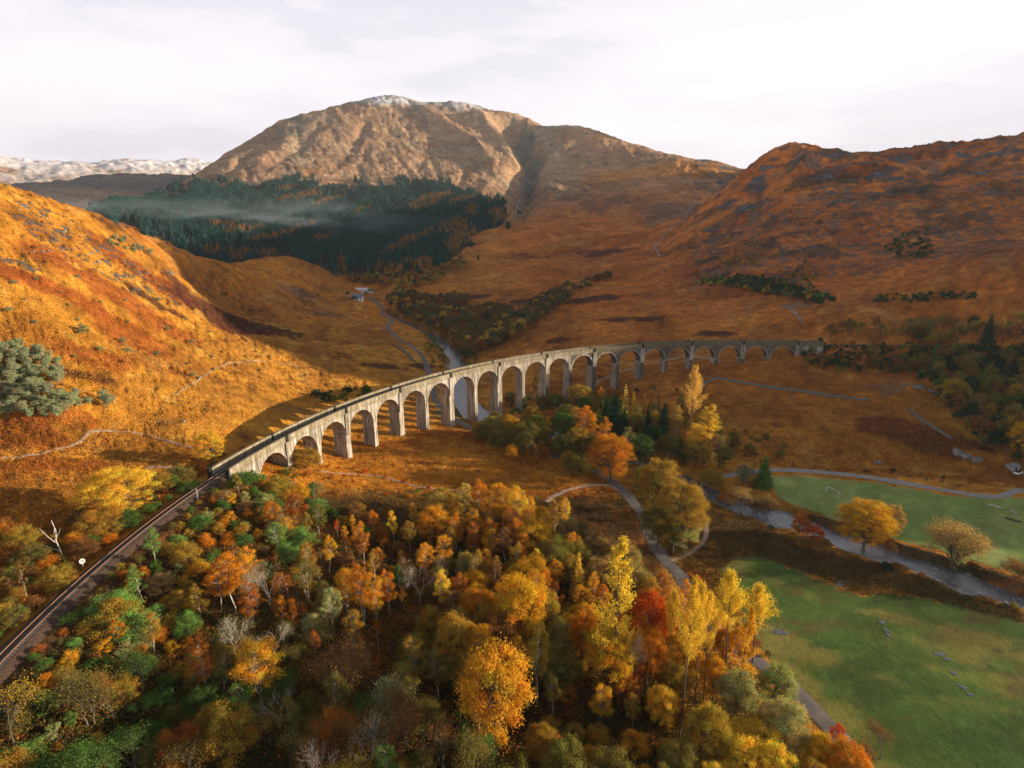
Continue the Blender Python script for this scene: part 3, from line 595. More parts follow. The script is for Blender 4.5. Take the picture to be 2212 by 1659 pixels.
for k in range(21):
    a0 = S0+k*SP; mid = a0+SP/2; mb = MB(); ring = MB(); rings = []
    ss = [mid-HALF*math.cos(math.pi*i/NA) for i in range(NA+1)]; zs = [SPRING+HALF*math.sin(math.pi*i/NA) for i in range(NA+1)]
    full = [a0]+ss+[a0+SP]; zb = [SPRING]+zs+[SPRING]
    for i in range(len(full)-1):
        a, b = full[i], full[i+1]; za, zb_ = zb[i], zb[i+1]
        for f, fl in ((FI, 0), (FO, 1)):
            q = [pt(a, f, za), pt(b, f, zb_), pt(b, f, DK), pt(a, f, DK)]; mb.quad(*(q[::-1] if fl else q))
        if 0 < i < len(full)-2: mb.quad(pt(a, FI, za), pt(a, FO, za), pt(b, FO, zb_), pt(b, FI, zb_))
        mb.quad(pt(a, FI, DK), pt(b, FI, DK), pt(b, FO, DK), pt(a, FO, DK))
    for fl, f in ((0, FI-.14), (1, FO+.14)):                                   # the arch ring stands a little proud of the face
        for i in range(NA):
            c0 = math.pi*i/NA; c1 = math.pi*(i+1)/NA; h0, h1 = HALF+.02, HALF+.75
            p = [(mid-h0*math.cos(c0), SPRING+h0*math.sin(c0)), (mid-h0*math.cos(c1), SPRING+h0*math.sin(c1)), (mid-h1*math.cos(c1), SPRING+h1*math.sin(c1)), (mid-h1*math.cos(c0), SPRING+h1*math.sin(c0))]
            f2 = FI+.02 if fl == 0 else FO-.02
            ring.hexa([pt(s, f, z) for s, z in p]+[pt(s, f2, z) for s, z in p])
        rings.append(ring); ring = MB()
    MC_ = M_CON if k < 12 else M_CONW; ar = mb.build('arch', MC_, via, vo);  # far arches and rings take darker copies, shade painted into the concrete
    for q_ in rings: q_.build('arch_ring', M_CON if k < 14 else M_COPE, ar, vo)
def pier_at(s, wd, zg, name='pier', k_=0):
    mb = MB(); zb = zg-3.5; hb = SPRING-zb; n = 6; fm = []
    for i in range(n):                                                         # battered shaft
        def sec(z):
            f = (SPRING-z)/24.0; hw = wd/2+.18*f; d0, d1 = FI-.05-.55*f, FO+.05+.55*f
            return [pt(s-hw, d0, z), pt(s+hw, d0, z), pt(s+hw, d1, z), pt(s-hw, d1, z)]
        z0 = zb+hb*i/n; z1 = zb+hb*(i+1)/n; a, b = sec(z0), sec(z1)
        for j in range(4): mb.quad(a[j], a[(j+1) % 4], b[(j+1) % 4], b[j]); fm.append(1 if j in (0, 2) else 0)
    f = 0; hw = wd/2+.14; cap = [(s-hw, FI-.22), (s+hw, FI-.22), (s+hw, FO+.22), (s-hw, FO+.22)]
    mb.hexa([pt(a, b, SPRING-.35) for a, b in cap]+[pt(a, b, SPRING+.05) for a, b in cap])
    o = mb.build(name, [M_CONP, M_CONW if k_ >= 10 else M_CONP], via, vo); o.data.polygons.foreach_set('material_index', fm+[0]*(len(mb.F)-len(fm))); return o  # far piers: inner and outer faces get the copy with painted shade
for k in range(21):
    s = k*SP; w = 2.9 if k in wide else 1.95
    pier_at(s, w, PIERZ[k], k_=k)
pier_at(S0-.2, 1.9, 21.5)
for k in wide:                                                                 # pilasters rise through the spandrel beside a safety refuge
    s = k*SP
    for f0, f1 in ((FI-.5, FI-.01), (FO+.01, FO+.5)):
        mb = MB(); strip(mb, s-1.25, s+1.25, f0, f1, SPRING-.3, DK+.25, 2); mb.build('pilaster', M_CONP, via, vo)
        o = -1 if f0 < 0 else 1; mb = MB(); strip(mb, s-.62, s+.62, min(o*2.58, o*3.42), max(o*2.58, o*3.42), DK+.26, TP_+.28, 1); mb.build('refuge', M_DARK, via, vo)  # solid block, coloured near-black for the shade inside a refuge slot
def walls(o):
    st = [S0-12]+[k*SP for k in wide]+[20*SP+15.5]
    for i in range(len(st)-1):
        def bar_(nm, gap, t0, t1, z0, z1, mat, par):
            a = st[i]+(gap if i else 0); b = st[i+1]-(gap if i < len(st)-2 else 0)
            mb = MB(); strip(mb, a, b, min(o*t0, o*t1), max(o*t0, o*t1), z0, z1, 12); return mb.build(nm, mat, par, vo)
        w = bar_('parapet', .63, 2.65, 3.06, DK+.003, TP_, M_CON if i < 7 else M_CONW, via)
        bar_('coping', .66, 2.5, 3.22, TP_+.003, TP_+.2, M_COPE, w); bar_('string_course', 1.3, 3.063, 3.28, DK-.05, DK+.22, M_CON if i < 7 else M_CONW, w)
walls(-1); walls(1)
for a, b, zb in ((S0-12, S0+.9, 15), (20*SP-.2, 20*SP+15.5, 12)):
    mb = MB(); strip(mb, a, b, FI-.02, FO+.02, zb, DK-.004, 8); mb.build('abutment', M_CONP, via, vo)
for e in (S0-12.9, 20*SP+16.1):
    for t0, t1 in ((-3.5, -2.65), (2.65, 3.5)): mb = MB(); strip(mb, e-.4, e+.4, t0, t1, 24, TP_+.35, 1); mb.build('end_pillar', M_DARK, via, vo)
M_BALL = flat_mat('ballast', [(.3, (.050, .043, .040)), (.7, (.135, .115, .10))], 2.5, .95, .1)
mb = MB(); strip(mb, S0-12, 20*SP+15.5, -2.62, 2.62, DK+.01, DK+.32, 120); mb.build('ballast_bed', M_BALL, via, vo)
# ------------------------------------------------------------------ railway track
M_RAIL = flat_mat('rusty_rail', [(.3, (.16, .065, .03)), (.7, (.30, .14, .07))], 3, .5, .02, .5)
M_RTOP, t, b = newmat('polished_rail_head', .3); b.inputs['Base Color'].default_value = (.55, .5, .46, 1); b.inputs['Metallic'].default_value = 1
M_SLP = flat_mat('dark_sleeper', [(.3, (.035, .033, .032)), (.7, (.085, .08, .075))], 4, .9, .02)
M_BROWNB = flat_mat('rust_stained_ballast', [(.3, (.045, .028, .02)), (.7, (.095, .058, .04))], 2.2, .95, .12)
ctr = [arc(s, 0) for s in np.arange(-330, 20*SP+15.5, 2.0)]+[tuple(p) for p in smooth_line([arc(20*SP+15.5, 0), arc(20*SP+26, 0), (215, 356), (260, 352), (333, 349), (420, 352), (520, 372)], 10)]
ctr = np.array(ctr); sg = np.concatenate([[0], np.cumsum(np.hypot(*np.diff(ctr, axis=0).T))])
q = np.arange(0, sg[-1], 1.0); lx = np.interp(q, sg, ctr[:, 0]); ly = np.interp(q, sg, ctr[:, 1]); dx = np.gradient(lx); dy = np.gradient(ly); L_ = np.hypot(dx, dy); nx, ny = dy/L_, -dx/L_
track = empty('railway_track', (-88, 119, RAILZ)); tag(track, 'single railway line of steel rails on dark sleepers curving onto the viaduct', 'railway'); to = np.array([-88, 119, RAILZ])
def bar(off, hw, z0, z1, mat, name, parent, lo=None, hi=None):
    V = []
    for a, z in ((off-hw, z0), (off+hw, z0), (off+hw, z1), (off-hw, z1)): V.append(np.stack([lx+nx*a, ly+ny*a, np.full(len(lx), z)], -1))
    V = np.stack(V, 1)-to; m = len(lx); ii = np.arange(m*4).reshape(m, 4)
    Fq = np.stack([ii[:-1], np.roll(ii, -1, 1)[:-1], np.roll(ii, -1, 1)[1:], ii[1:]], -1).reshape(-1, 4)
    return link(name, np_mesh(name, V.reshape(-1, 3), Fq, [mat]), parent)
for o in (-.75, .75):
    rl = bar(o, .07, RAILZ+.33, RAILZ+.49, M_RAIL, 'rail', track); bar(o, .045, RAILZ+.493, RAILZ+.505, M_RTOP, 'rail_head', rl)
mb = MB(); step = .72; qs = np.arange(0, sg[-1]-1, step)
sx_ = np.interp(qs, q, lx); sy_ = np.interp(qs, q, ly); tx = np.interp(qs, q, dx/L_); ty = np.interp(qs, q, dy/L_)
V = []; base = np.array([(-.13, -1.3), (.13, -1.3), (.13, 1.3), (-.13, 1.3)])
for z in (RAILZ+.18, RAILZ+.34):
    for a, b in base: V.append(np.stack([sx_+tx*a+ty*b, sy_+ty*a-tx*b, np.full(len(qs), z)], -1))
V = np.stack(V, 1)-to; ii = np.arange(len(qs))[:, None]*8
Fq = np.concatenate([ii+np.array(f) for f in ((4, 5, 6, 7), (0, 1, 5, 4), (1, 2, 6, 5), (2, 3, 7, 6), (3, 0, 4, 7))])
d = link('sleepers', np_mesh('sleepers', V.reshape(-1, 3), Fq, [M_SLP]), track); d['kind'] = 'stuff'; d['label'] = 'rows of dark timber sleepers under the rails'
def bed(lo, hi, name):
    m_ = (q > lo) & (q < hi); V = []
    for a, z in ((-3.3, -1.0), (-1.9, .14), (-1.35, .20), (1.35, .20), (1.9, .14), (3.3, -1.0)): V.append(np.stack([lx[m_]+nx[m_]*a, ly[m_]+ny[m_]*a, np.full(m_.sum(), RAILZ+z)], -1))
    V = np.stack(V, 1)-to; n = m_.sum(); ii = np.arange(n*6).reshape(n, 6)
    Fq = np.stack([ii[:-1, :-1], ii[:-1, 1:], ii[1:, 1:], ii[1:, :-1]], -1).reshape(-1, 4)
    fm = np.tile([1, 1, 0, 1, 1], n-1)
    link(name, np_mesh(name, V.reshape(-1, 3), Fq, [M_BALL, M_BROWNB], fmat=fm), track)
s_v0 = 330+S0-12; s_v1 = 330+20*SP+15.5
bed(0, s_v0+.4, 'ballast_shoulder'); bed(s_v1-.4, 1e9, 'ballast_shoulder')
# ------------------------------------------------------------------ plant materials
def foliage_mat(name, trans=.3):
    m = bpy.data.materials.new(name); m.use_nodes = True; t = m.node_tree; t.nodes.clear()
    o = N(t, 'ShaderNodeOutputMaterial'); d = N(t, 'ShaderNodeBsdfDiffuse'); tr = N(t, 'ShaderNodeBsdfTranslucent'); mx = N(t, 'ShaderNodeMixShader')
    oi = N(t, 'ShaderNodeObjectInfo'); at = N(t, 'ShaderNodeAttribute'); at.attribute_name = 'Col'
    c = mixc(t, 1.0, oi.outputs['Color'], at.outputs['Color'], 'MULTIPLY')
    t.links.new(c, d.inputs[0]); t.links.new(mixc(t, 1.0, c, (1.0, .92, .5), 'MULTIPLY'), tr.inputs[0]); mx.inputs[0].default_value = trans
    t.links.new(d.outputs[0], mx.inputs[1]); t.links.new(tr.outputs[0], mx.inputs[2]); t.links.new(mx.outputs[0], o.inputs[0]); return m
M_LEAF = foliage_mat('leaves', .42); M_NEEDLE = foliage_mat('needles', .12)
m, t, b = newmat('birch_bark', .7); M_BIRCH = m
t.links.new(ramp(t, noise(t, 3, 5, .7, objvec(t, 1, 1, .5)), [(.38, (.06, .05, .045)), (.50, (.52, .47, .41)), (.8, (.66, .62, .57))]), b.inputs['Base Color'])
M_BARK = flat_mat('grey_brown_bark', [(.3, (.045, .035, .028)), (.7, (.14, .115, .09))], 3, .9, .03)
M_PALEB = flat_mat('bleached_wood', [(.3, (.42, .36, .31)), (.7, (.66, .60, .54))], 3, .8, .02)
# ------------------------------------------------------------------ plant building blocks (numpy)
class TM:
    def __init__(s, seed): s.r = np.random.default_rng(seed); s.V = []; s.F = []; s.C = []; s.n = 0
    def tube(s, pts, rad, k=5):
        pts = np.array(pts, float); n = len(pts); d = np.gradient(pts, axis=0); d /= np.linalg.norm(d, axis=1)[:, None]+1e-9
        a = np.cross(d, [.3, .9, .1]); a /= np.linalg.norm(a, axis=1)[:, None]+1e-9; b = np.cross(d, a); th = np.arange(k)/k*2*math.pi
        V = pts[:, None]+np.array(rad)[:, None, None]*(a[:, None]*np.cos(th)[None, :, None]+b[:, None]*np.sin(th)[None, :, None])
        ii = np.arange(n*k).reshape(n, k)+s.n
        F = np.stack([ii[:-1], np.roll(ii, -1, 1)[:-1], np.roll(ii, -1, 1)[1:], ii[1:]], -1).reshape(-1, 4)
        s.V.append(V.reshape(-1, 3)); s.F.append(F); s.C.append(np.ones((n*k, 4))); s.n += n*k
    def leaves(s, c, size, out=None, var=.35, flat=.0, tint=None, asp=.75):
        n = len(c)
        if n == 0: return
        r = s.r; nn = r.normal(size=(n, 3))
        if out is not None: nn = nn*.75+out*1.1
        nn[:, 2] += flat; nn /= np.linalg.norm(nn, axis=1)[:, None]+1e-9
        a = np.cross(nn, r.normal(size=(n, 3))); a /= np.linalg.norm(a, axis=1)[:, None]+1e-9; b = np.cross(nn, a)
        sz = size*r.uniform(.6, 1.35, n)[:, None]
        V = np.stack([c-a*sz*.5, c-b*sz*.5*asp+nn*sz*.08, c+a*sz*.5, c+b*sz*.5*asp+nn*sz*.08], 1)
        ii = np.arange(n*4).reshape(n, 4)+s.n; v = r.uniform(1-var, 1+var, (n, 1)); h = r.normal(0, .07, (n, 1))
        col = np.concatenate([v*(1+h), v, v*(1-h), np.ones((n, 1))], 1)
        if tint is not None: col[:, :3] *= tint
        s.V.append(V.reshape(-1, 3)); s.F.append(ii); s.C.append(np.repeat(col, 4, 0)); s.n += 4*n
    def mesh(s, name, mats, fmat=None):
        return np_mesh(name, np.concatenate(s.V), np.concatenate(s.F), mats, fcol=np.concatenate(s.C), fmat=fmat)
def sph(r, n): v = r.normal(size=(n, 3)); return v/(np.linalg.norm(v, axis=1)[:, None]+1e-9)
def limb(t, a, b, r0, r1, bend=.12, k=4, n=4):
    a = np.array(a, float); b = np.array(b, float); L = np.linalg.norm(b-a); q = np.linspace(0, 1, n+1)[:, None]
    off = t.r.normal(size=3)*L*bend; off[2] = abs(off[2])*.3
    p = a*(1-q)+b*q+off*np.sin(q*math.pi); t.tube(p, np.linspace(r0, r1, n+1), k)
def crown_tree(seed, h, w, base, nc, nl, leaf, shape='round', trunkr=.2, stems=1, csz=.24, bark=None, dens_top=0, mat=None, lean=0, gap=.0, tw=0):
    """trunk mesh and crown mesh; clusters of leaves hang on limbs that reach into an envelope"""
    T, L = TM(seed), TM(seed+99); r = T.r; ch = h-base; cc = []
    hs = []
    for i in range(nc*6):
        if len(cc) >= nc: break
        if shape == 'round': d = sph(r, 1)[0]; d[2] = abs(d[2])*1.0 if r.random() < .72 else d[2]; q = r.uniform(.55, .88); p = np.array([d[0]*w/2*q, d[1]*w/2*q, base+ch*.42+d[2]*ch*.52*q])
        elif shape == 'ovoid':
            z = r.uniform(.02, .95); rr_ = math.sin(math.pi*min(1, z**.75*.98+.02))**.8*w/2*r.uniform(.35, .92); a = r.uniform(0, 6.283); p = np.array([rr_*math.cos(a), rr_*math.sin(a), base+ch*z])
        elif shape == 'flame':
            z = r.uniform(0, .97); rr_ = (.35+.65*math.sin(math.pi*(z*.8+.1)))*(1-z**3)*w/2*r.uniform(.3, 1); a = r.uniform(0, 6.283); p = np.array([rr_*math.cos(a), rr_*math.sin(a), base+ch*z])
        elif shape == 'fan':
            z = r.uniform(.25, .98); rr_ = (z**.9)*w/2*r.uniform(.2, 1)*(1.0 if z < .8 else .75); a = r.uniform(0, 6.283); p = np.array([rr_*math.cos(a), rr_*math.sin(a), base+ch*z])
        else: d = sph(r, 1)[0]; d[2] = abs(d[2]); q = r.uniform(.5, .88); p = np.array([d[0]*w/2*q, d[1]*w/2*q, base+.12*ch+d[2]*ch*.8*q])
        if all(np.linalg.norm((p-c)*[1, 1, .8]) > csz*w*(.42-.1*i/(nc*6)) for c in cc): cc.append(p)
    cc = np.array(cc); cs = csz*w/2*r.uniform(.55, 1.4, len(cc))
    st = []
    for i in range(stems):
        a = r.uniform(0, 6.283); o = 0 if stems == 1 else .22*w/2
        top = np.array([lean*h+math.cos(a)*o*r.uniform(.5, 1.2), math.sin(a)*o*r.uniform(.5, 1.2), h*(.88 if shape != 'dome' else .5)]); bs = np.array([math.cos(a)*trunkr*.8*(stems > 1), math.sin(a)*trunkr*.8*(stems > 1), -.8])
        q = np.linspace(0, 1, 7)[:, None]; wob = r.normal(size=(7, 3))*.012*h; wob[0] = 0; wob[:, 2] = 0
        p = bs*(1-q)+top*q+wob; T.tube(p, trunkr*(1-.82*np.linspace(0, 1, 7)**.9)*(1 if stems == 1 else .7), 6); st.append(p)
    for c, s in zip(cc, cs):
        p = st[int(r.integers(len(st)))]; zt = c[2]-(.35*np.hypot(c[0], c[1])+.05*h)*r.uniform(.7, 1.3) if shape != 'round' else base*.8+(c[2]-base)*.45
        zt = min(max(zt, base*.55+.1), h*.85); k = np.interp(zt, p[:, 2], np.arange(7)); i0 = int(min(k, 5)); a = p[i0]+(p[i0+1]-p[i0])*(k-i0)
        limb(T, a, c, trunkr*.26*(1-.5*zt/h), trunkr*.05)
        for _ in range(tw): limb(T, a*.4+c*.6, c+sph(r, 1)[0]*s*1.1+[0, 0, s*.35], trunkr*.06, trunkr*.02, .15, 3, 2)
    per = np.maximum(3, (nl*(cs**2)/(cs**2).sum())).astype(int)
    for c, s, n in zip(cc, cs, per):
        d = sph(r, n); d[:, 2] = np.where(d[:, 2] < -.3, -d[:, 2]*.6, d[:, 2]); q = r.uniform(.45, 1.05, n)[:, None]*(1+.25*r.normal(size=(n, 1)))
        pos = c+d*s*q*[1, 1, .82 if shape != 'ovoid' else 1.15]
        h_ = r.normal(0, .10); L.leaves(pos, leaf, d, .22, .25, tint=r.uniform(.78, 1.18)*np.array([1+h_*.4, 1-h_, 1-h_]))
    k = int(nl*.12); i = r.integers(0, len(cc), k); pos = cc[i]+sph(r, k)*(cs[i]*1.35)[:, None]; L.leaves(pos, leaf*.9, None, .4)
    return T.mesh('trunk', [bark or M_BARK]), L.mesh('crown', [mat or M_LEAF]), h, w
def spruce(seed, h, w, nl, leaf, mat, whorls=26, dens=1.0, bare=.08):
    T, L = TM(seed), TM(seed+5); r = T.r; T.tube([[0, 0, -.6], [0, 0, h*.5], [0, 0, h]], [h*.017, h*.010, .02], 6)
    for i in range(whorls):
        z = bare+(1-bare)*(i+r.uniform(-.3, .3))/whorls; R0 = w/2*(1-z)**.8*r.uniform(.8, 1.1)+.12; nb = max(4, int(9*(1-z)+3))
        for j in range(nb):
            a = 6.283*(j+r.uniform(-.4, .4))/nb; Rb = R0*r.uniform(.65, 1.15); n = max(3, int(nl/whorls/nb*(1.55-z)*dens)); q = r.uniform(.08, 1, n)**.8
            pos = np.stack([math.cos(a)*Rb*q, math.sin(a)*Rb*q, h*z-Rb*.38*q**1.2+.10*Rb*q**3], -1)+r.normal(size=(n, 3))*[.10*R0+.06, .10*R0+.06, .07*R0+.05]
            d = np.tile([math.cos(a), math.sin(a), .35], (n, 1)); L.leaves(pos, leaf*(1-.4*z), d, .3, .2, tint=r.uniform(.8, 1.2))
            T.tube([[0, 0, h*z], [math.cos(a)*Rb*.8, math.sin(a)*Rb*.8, h*z-Rb*.26]], [.035, .008], 3)
    return T.mesh('trunk', [M_BARK]), L.mesh('crown', [mat]), h, w
def poplar(seed, h, w, base, nl, leaf):
    T, L = TM(seed), TM(seed+3); r = T.r
    q = np.linspace(0, 1, 8); T.tube(np.stack([r.normal(0, .15, 8)*q, r.normal(0, .15, 8)*q, -.8+q*(h+.3)], -1), .30*(1-.9*q)+.01, 6); nb = 46
    for i in range(nb):
        z = base+(h-base)*(i/nb)**.9; a = r.uniform(0, 6.283); zn = (z-base)/(h-base); R0 = w/2*(.35+.65*math.sin(math.pi*min(1, zn*.9+.14)))*(1.15-zn*.75)*r.uniform(.75, 1.15); up = R0*r.uniform(.8, 1.2)*(1-.4*zn)
        e = np.array([math.cos(a)*R0, math.sin(a)*R0, min(z+up, h*1.0)]); s0 = np.array([0, 0, z-.3]); limb(T, s0, e, .07, .015, .06, 3, 3)
        n = int(nl/nb*r.uniform(.6, 1.4)); t_ = r.uniform(.25, 1.05, n)[:, None]; pos = s0*(1-t_)+e*t_+r.normal(size=(n, 3))*[.38, .38, .48]*(.55+.6*t_)*w/9
        L.leaves(pos, leaf, None, .3, .3, tint=r.uniform(.8, 1.2))
    for i in range(8):
        z = r.uniform(.2, 1)*base; a = r.uniform(0, 6.28); limb(T, [0, 0, z], [math.cos(a)*1.6, math.sin(a)*1.6, z+1.2], .03, .008, .1, 3, 2)
    return T.mesh('trunk', [M_BARK]), L.mesh('crown', [M_LEAF]), h, w
def bare_tree(seed, h, w, nl, leaf, bark, stems=1):
    T, L = TM(seed), TM(seed+3); r = T.r
    def grow(p, d, l, rad, lev):
        q = p+d*l; m = (p+q)/2+r.normal(size=3)*l*.07; T.tube([p, m, q], [rad, rad*.8, rad*.6], 5 if lev < 2 else 3)
        if lev >= 4:
            n = nl//200+1
            if r.random() < .85: L.leaves(q+r.normal(size=(n, 3))*l*.5, leaf, None, .35)
            return
        for _ in range(4 if lev < 3 else 3):
            d2 = d+sph(r, 1)[0]*(.75 if lev else .6); d2[2] += .12; d2 /= np.linalg.norm(d2); grow(p*.25+q*.75 if r.random() < .4 else q, d2, l*r.uniform(.62, .82), rad*.55, lev+1)
    for s in range(stems):
        d = np.array([r.normal(0, .22*(stems > 1)), r.normal(0, .22*(stems > 1)), 1.0]); grow(np.array([r.normal(0, .3)*(stems > 1), r.normal(0, .3)*(stems > 1), -.5]), d/np.linalg.norm(d), h*.34, h*.016, 0)
    L.leaves(np.array([[0, 0, h*.5]]), leaf)
    return T.mesh('trunk', [bark]), L.mesh('crown', [M_LEAF]), h, w
PR = {}
def proto(kind, *ms): PR[kind] = list(ms)
proto('birch', *[crown_tree(10+i, 12, w_, b_, 54, 9500, .16, 'ovoid', .13, s_, .20, M_BIRCH, tw=1) for i, (w_, b_, s_) in enumerate([(5.4, 4.2, 1), (6.2, 3.6, 2), (5.0, 4.8, 1), (6.8, 4.4, 3)])])
proto('birch_young', *[crown_tree(20+i, 7, 3.0, 2.2, 24, 3600, .13, 'ovoid', .07, 1, .24, M_BIRCH) for i in range(3)])
proto('broad', *[crown_tree(30+i, 13, 12, 2.2, n_, 21000, .225, 'round', .34, 1, c_, tw=1) for i, (n_, c_) in enumerate([(95, .17), (70, .20), (110, .155)])])
proto('sallow', *[crown_tree(40+i, 6, 7, 0.5, 60, 11000, .15, 'dome', .12, 4, .20, tw=1) for i in range(3)])
proto('great', *[crown_tree(130+i, 20, 18, 3.0, 150+40*i, 46000, .21, 'round', .5, 1, .135, tw=1) for i in range(2)])
proto('great_sallow', *[crown_tree(135+i, 9, 12, .6, 120, 30000, .16, 'dome', .2, 5, .15, tw=1) for i in range(2)])
proto('shrub', *[crown_tree(50+i, 2.8, w_, .2, n_, 2700, .15, 'dome', .05, 4, .30) for i, (w_, n_) in enumerate([(3.6, 26), (3.0, 20), (4.2, 32), (2.4, 16)])])
proto('poplar', *[poplar(60+i, 30, w_, b_, 7600, .31) for i, (w_, b_) in enumerate([(8.5, 14.0), (10, 16.5), (7.5, 5.0)])])
proto('spruce', *[spruce(70+i, 18, 7.5, 15000, .34, M_NEEDLE) for i in range(2)])
proto('larch', *[spruce(75+i, 16, 5.5, 5000, .26, M_LEAF, 22, .8) for i in range(2)])
proto('pine', *[crown_tree(80+i, 7, 6.5, .8, 44, 9000, .22, 'fan', .2, 2, .24, M_BARK, mat=M_NEEDLE) for i in range(2)])
proto('bare', *[bare_tree(90+i, 9, 7, 1800+900*i, .17, M_BARK, s_) for i, s_ in enumerate([1, 2, 3])])
proto('bare_birch', *[bare_tree(95+i, 11, 6, 1500, .16, M_BIRCH, 1+i) for i in range(2)])
def single(ms):                                     # a small copy with trunk and crown in one mesh, for trees a few pixels high
    return ms
def far_tree(seed, h, w, n, leaf, shape='round'):
    t = TM(seed); r = t.r; t.tube([[0, 0, -1], [0, 0, h*.6]], [w*.035, w*.02], 4); nf = 4
    k = 14; cc = sph(r, k); cc[:, 2] = np.abs(cc[:, 2]); cc = cc*[w*.33, w*.33, h*.36]+[0, 0, h*.42]
    i = r.integers(0, k, n); d = sph(r, n); pos = cc[i]+d*w*.17*r.uniform(.6, 1.1, n)[:, None]; t.leaves(pos, leaf, d, .25, .3, tint=1)
    V = np.concatenate(t.V); F = np.concatenate(t.F); fm = np.ones(len(F), int); fm[:nf] = 0
    return np_mesh('tree', V, F, [M_BARK, M_LEAF], fmat=fm, fcol=np.concatenate(t.C))
FAR = [far_tree(100+i, 8, 7, 620, .55) for i in range(4)]+[far_tree(110+i, 9, 5, 520, .5) for i in range(3)]
# ------------------------------------------------------------------ planting
COLS = {'gold': (.68, .37, .032), 'yellow': (.80, .54, .060), 'pale yellow': (.74, .54, .14), 'orange': (.62, .245, .022), 'rust': (.42, .15, .028), 'red': (.56, .11, .016), 'olive': (.215, .185, .045), 'green': (.10, .185, .04), 'bright green': (.20, .34, .08),
        'grey-green': (.29, .31, .165), 'brown': (.25, .12, .045), 'dark green': (.022, .062, .030), 'buff': (.38, .26, .10), 'olive-gold': (.42, .27, .045), 'pale green': (.40, .40, .16)}
NAMES = {'birch': 'birch_tree', 'birch_young': 'birch_tree', 'broad': 'broadleaf_tree', 'sallow': 'willow_bush', 'shrub': 'shrub', 'poplar': 'poplar_tree', 'spruce': 'spruce_tree', 'larch': 'larch_tree', 'pine': 'pine_tree', 'bare': 'bare_tree', 'bare_birch': 'bare_birch_tree', 'far': 'tree'}
WORDS = {'birch': 'birch', 'birch_young': 'slim birch', 'broad': 'round tree', 'sallow': 'willow bush', 'shrub': 'shrub', 'poplar': 'poplar', 'spruce': 'spruce', 'larch': 'larch', 'pine': 'pine', 'bare': 'sparse-leaved tree', 'bare_birch': 'bare birch', 'far': 'small tree'}
THINGS = []; SPOTS = []
def plant(kind, x, y, sx, sz, color, cname, rz=None, v=None, hand=None, pk=None):
    z = float(Zt(x, y)); ps = FAR if kind == 'far' else PR[pk or kind]; v = rng.integers(len(ps)) if v is None else v % len(ps)
    rz = random.uniform(0, 6.283) if rz is None else rz; j = 1+random.uniform(-.08, .08); col = tuple(min(1, c*j*(1+random.uniform(-.06, .06))) for c in color)
    nm = NAMES[kind]
    if kind == 'far':
        o = bpy.data.objects.new(nm, ps[v]); COL.objects.link(o); o.color = (*col, 1)
    else:
        o = empty(nm)
        for part, me in (('trunk' if kind not in ('shrub', 'sallow') else 'stems', ps[v][0]), ('crown' if kind not in ('shrub', 'sallow') else 'foliage', ps[v][1])):
            c = bpy.data.objects.new(part, me); COL.objects.link(c); c.parent = o; c.color = (*col, 1)
    o.location = (x, y, z-.1); o.rotation_euler = (random.gauss(0, .035), random.gauss(0, .035), rz); o.scale = (sx, sx*random.uniform(.9, 1.1), sz)
    Xp, Yp = px_of(x, y, z); THINGS.append(dict(o=o, kind=kind, c=cname, X=float(Xp), Y=float(Yp), s=sz, hand=hand)); SPOTS.append((x, y)); return o
def T(kind, X, Yt, Wd, Yb, cname, hand=None, v=None):    # a tree seen at column X, crown top at row Yt, foot at row Yb, crown Wd wide
    g = ground_at(X, Yb)
    if g is None: return
    x, y = g; r = math.hypot(x, y); z = float(Zt(x, y)); h = CZ+uwray(X, Yt)[1]*r-z; d = y*cp-(z-CZ)*sp
    if kind == 'far': return plant(kind, x, y, Wd/FD*d/7, h/8, COLS[cname], cname, hand=hand)
    sc_ = Wd/FD*d
    pk = 'great' if kind == 'broad' and sc_ > 15 else ('great_sallow' if kind == 'sallow' and sc_ > 9.5 else kind)
    if pk != kind: v = int(rng.integers(2)); p = PR[pk][v]; return plant(kind, x, y, sc_/p[3]*1.22, max(.25, h/p[2]*1.04), COLS[cname], cname, v=v, hand=hand, pk=pk)
    p = PR[kind][0 if v is None else v % len(PR[kind])]; v = 0 if v is None else v
    if v == 0 and len(PR[kind]) > 1: v = int(rng.integers(len(PR[kind]))); p = PR[kind][v]
    return plant(kind, x, y, max(.3, Wd/FD*d/p[3])*1.08, max(.25, h/p[2]*1.02), COLS[cname], cname, v=v, hand=hand)
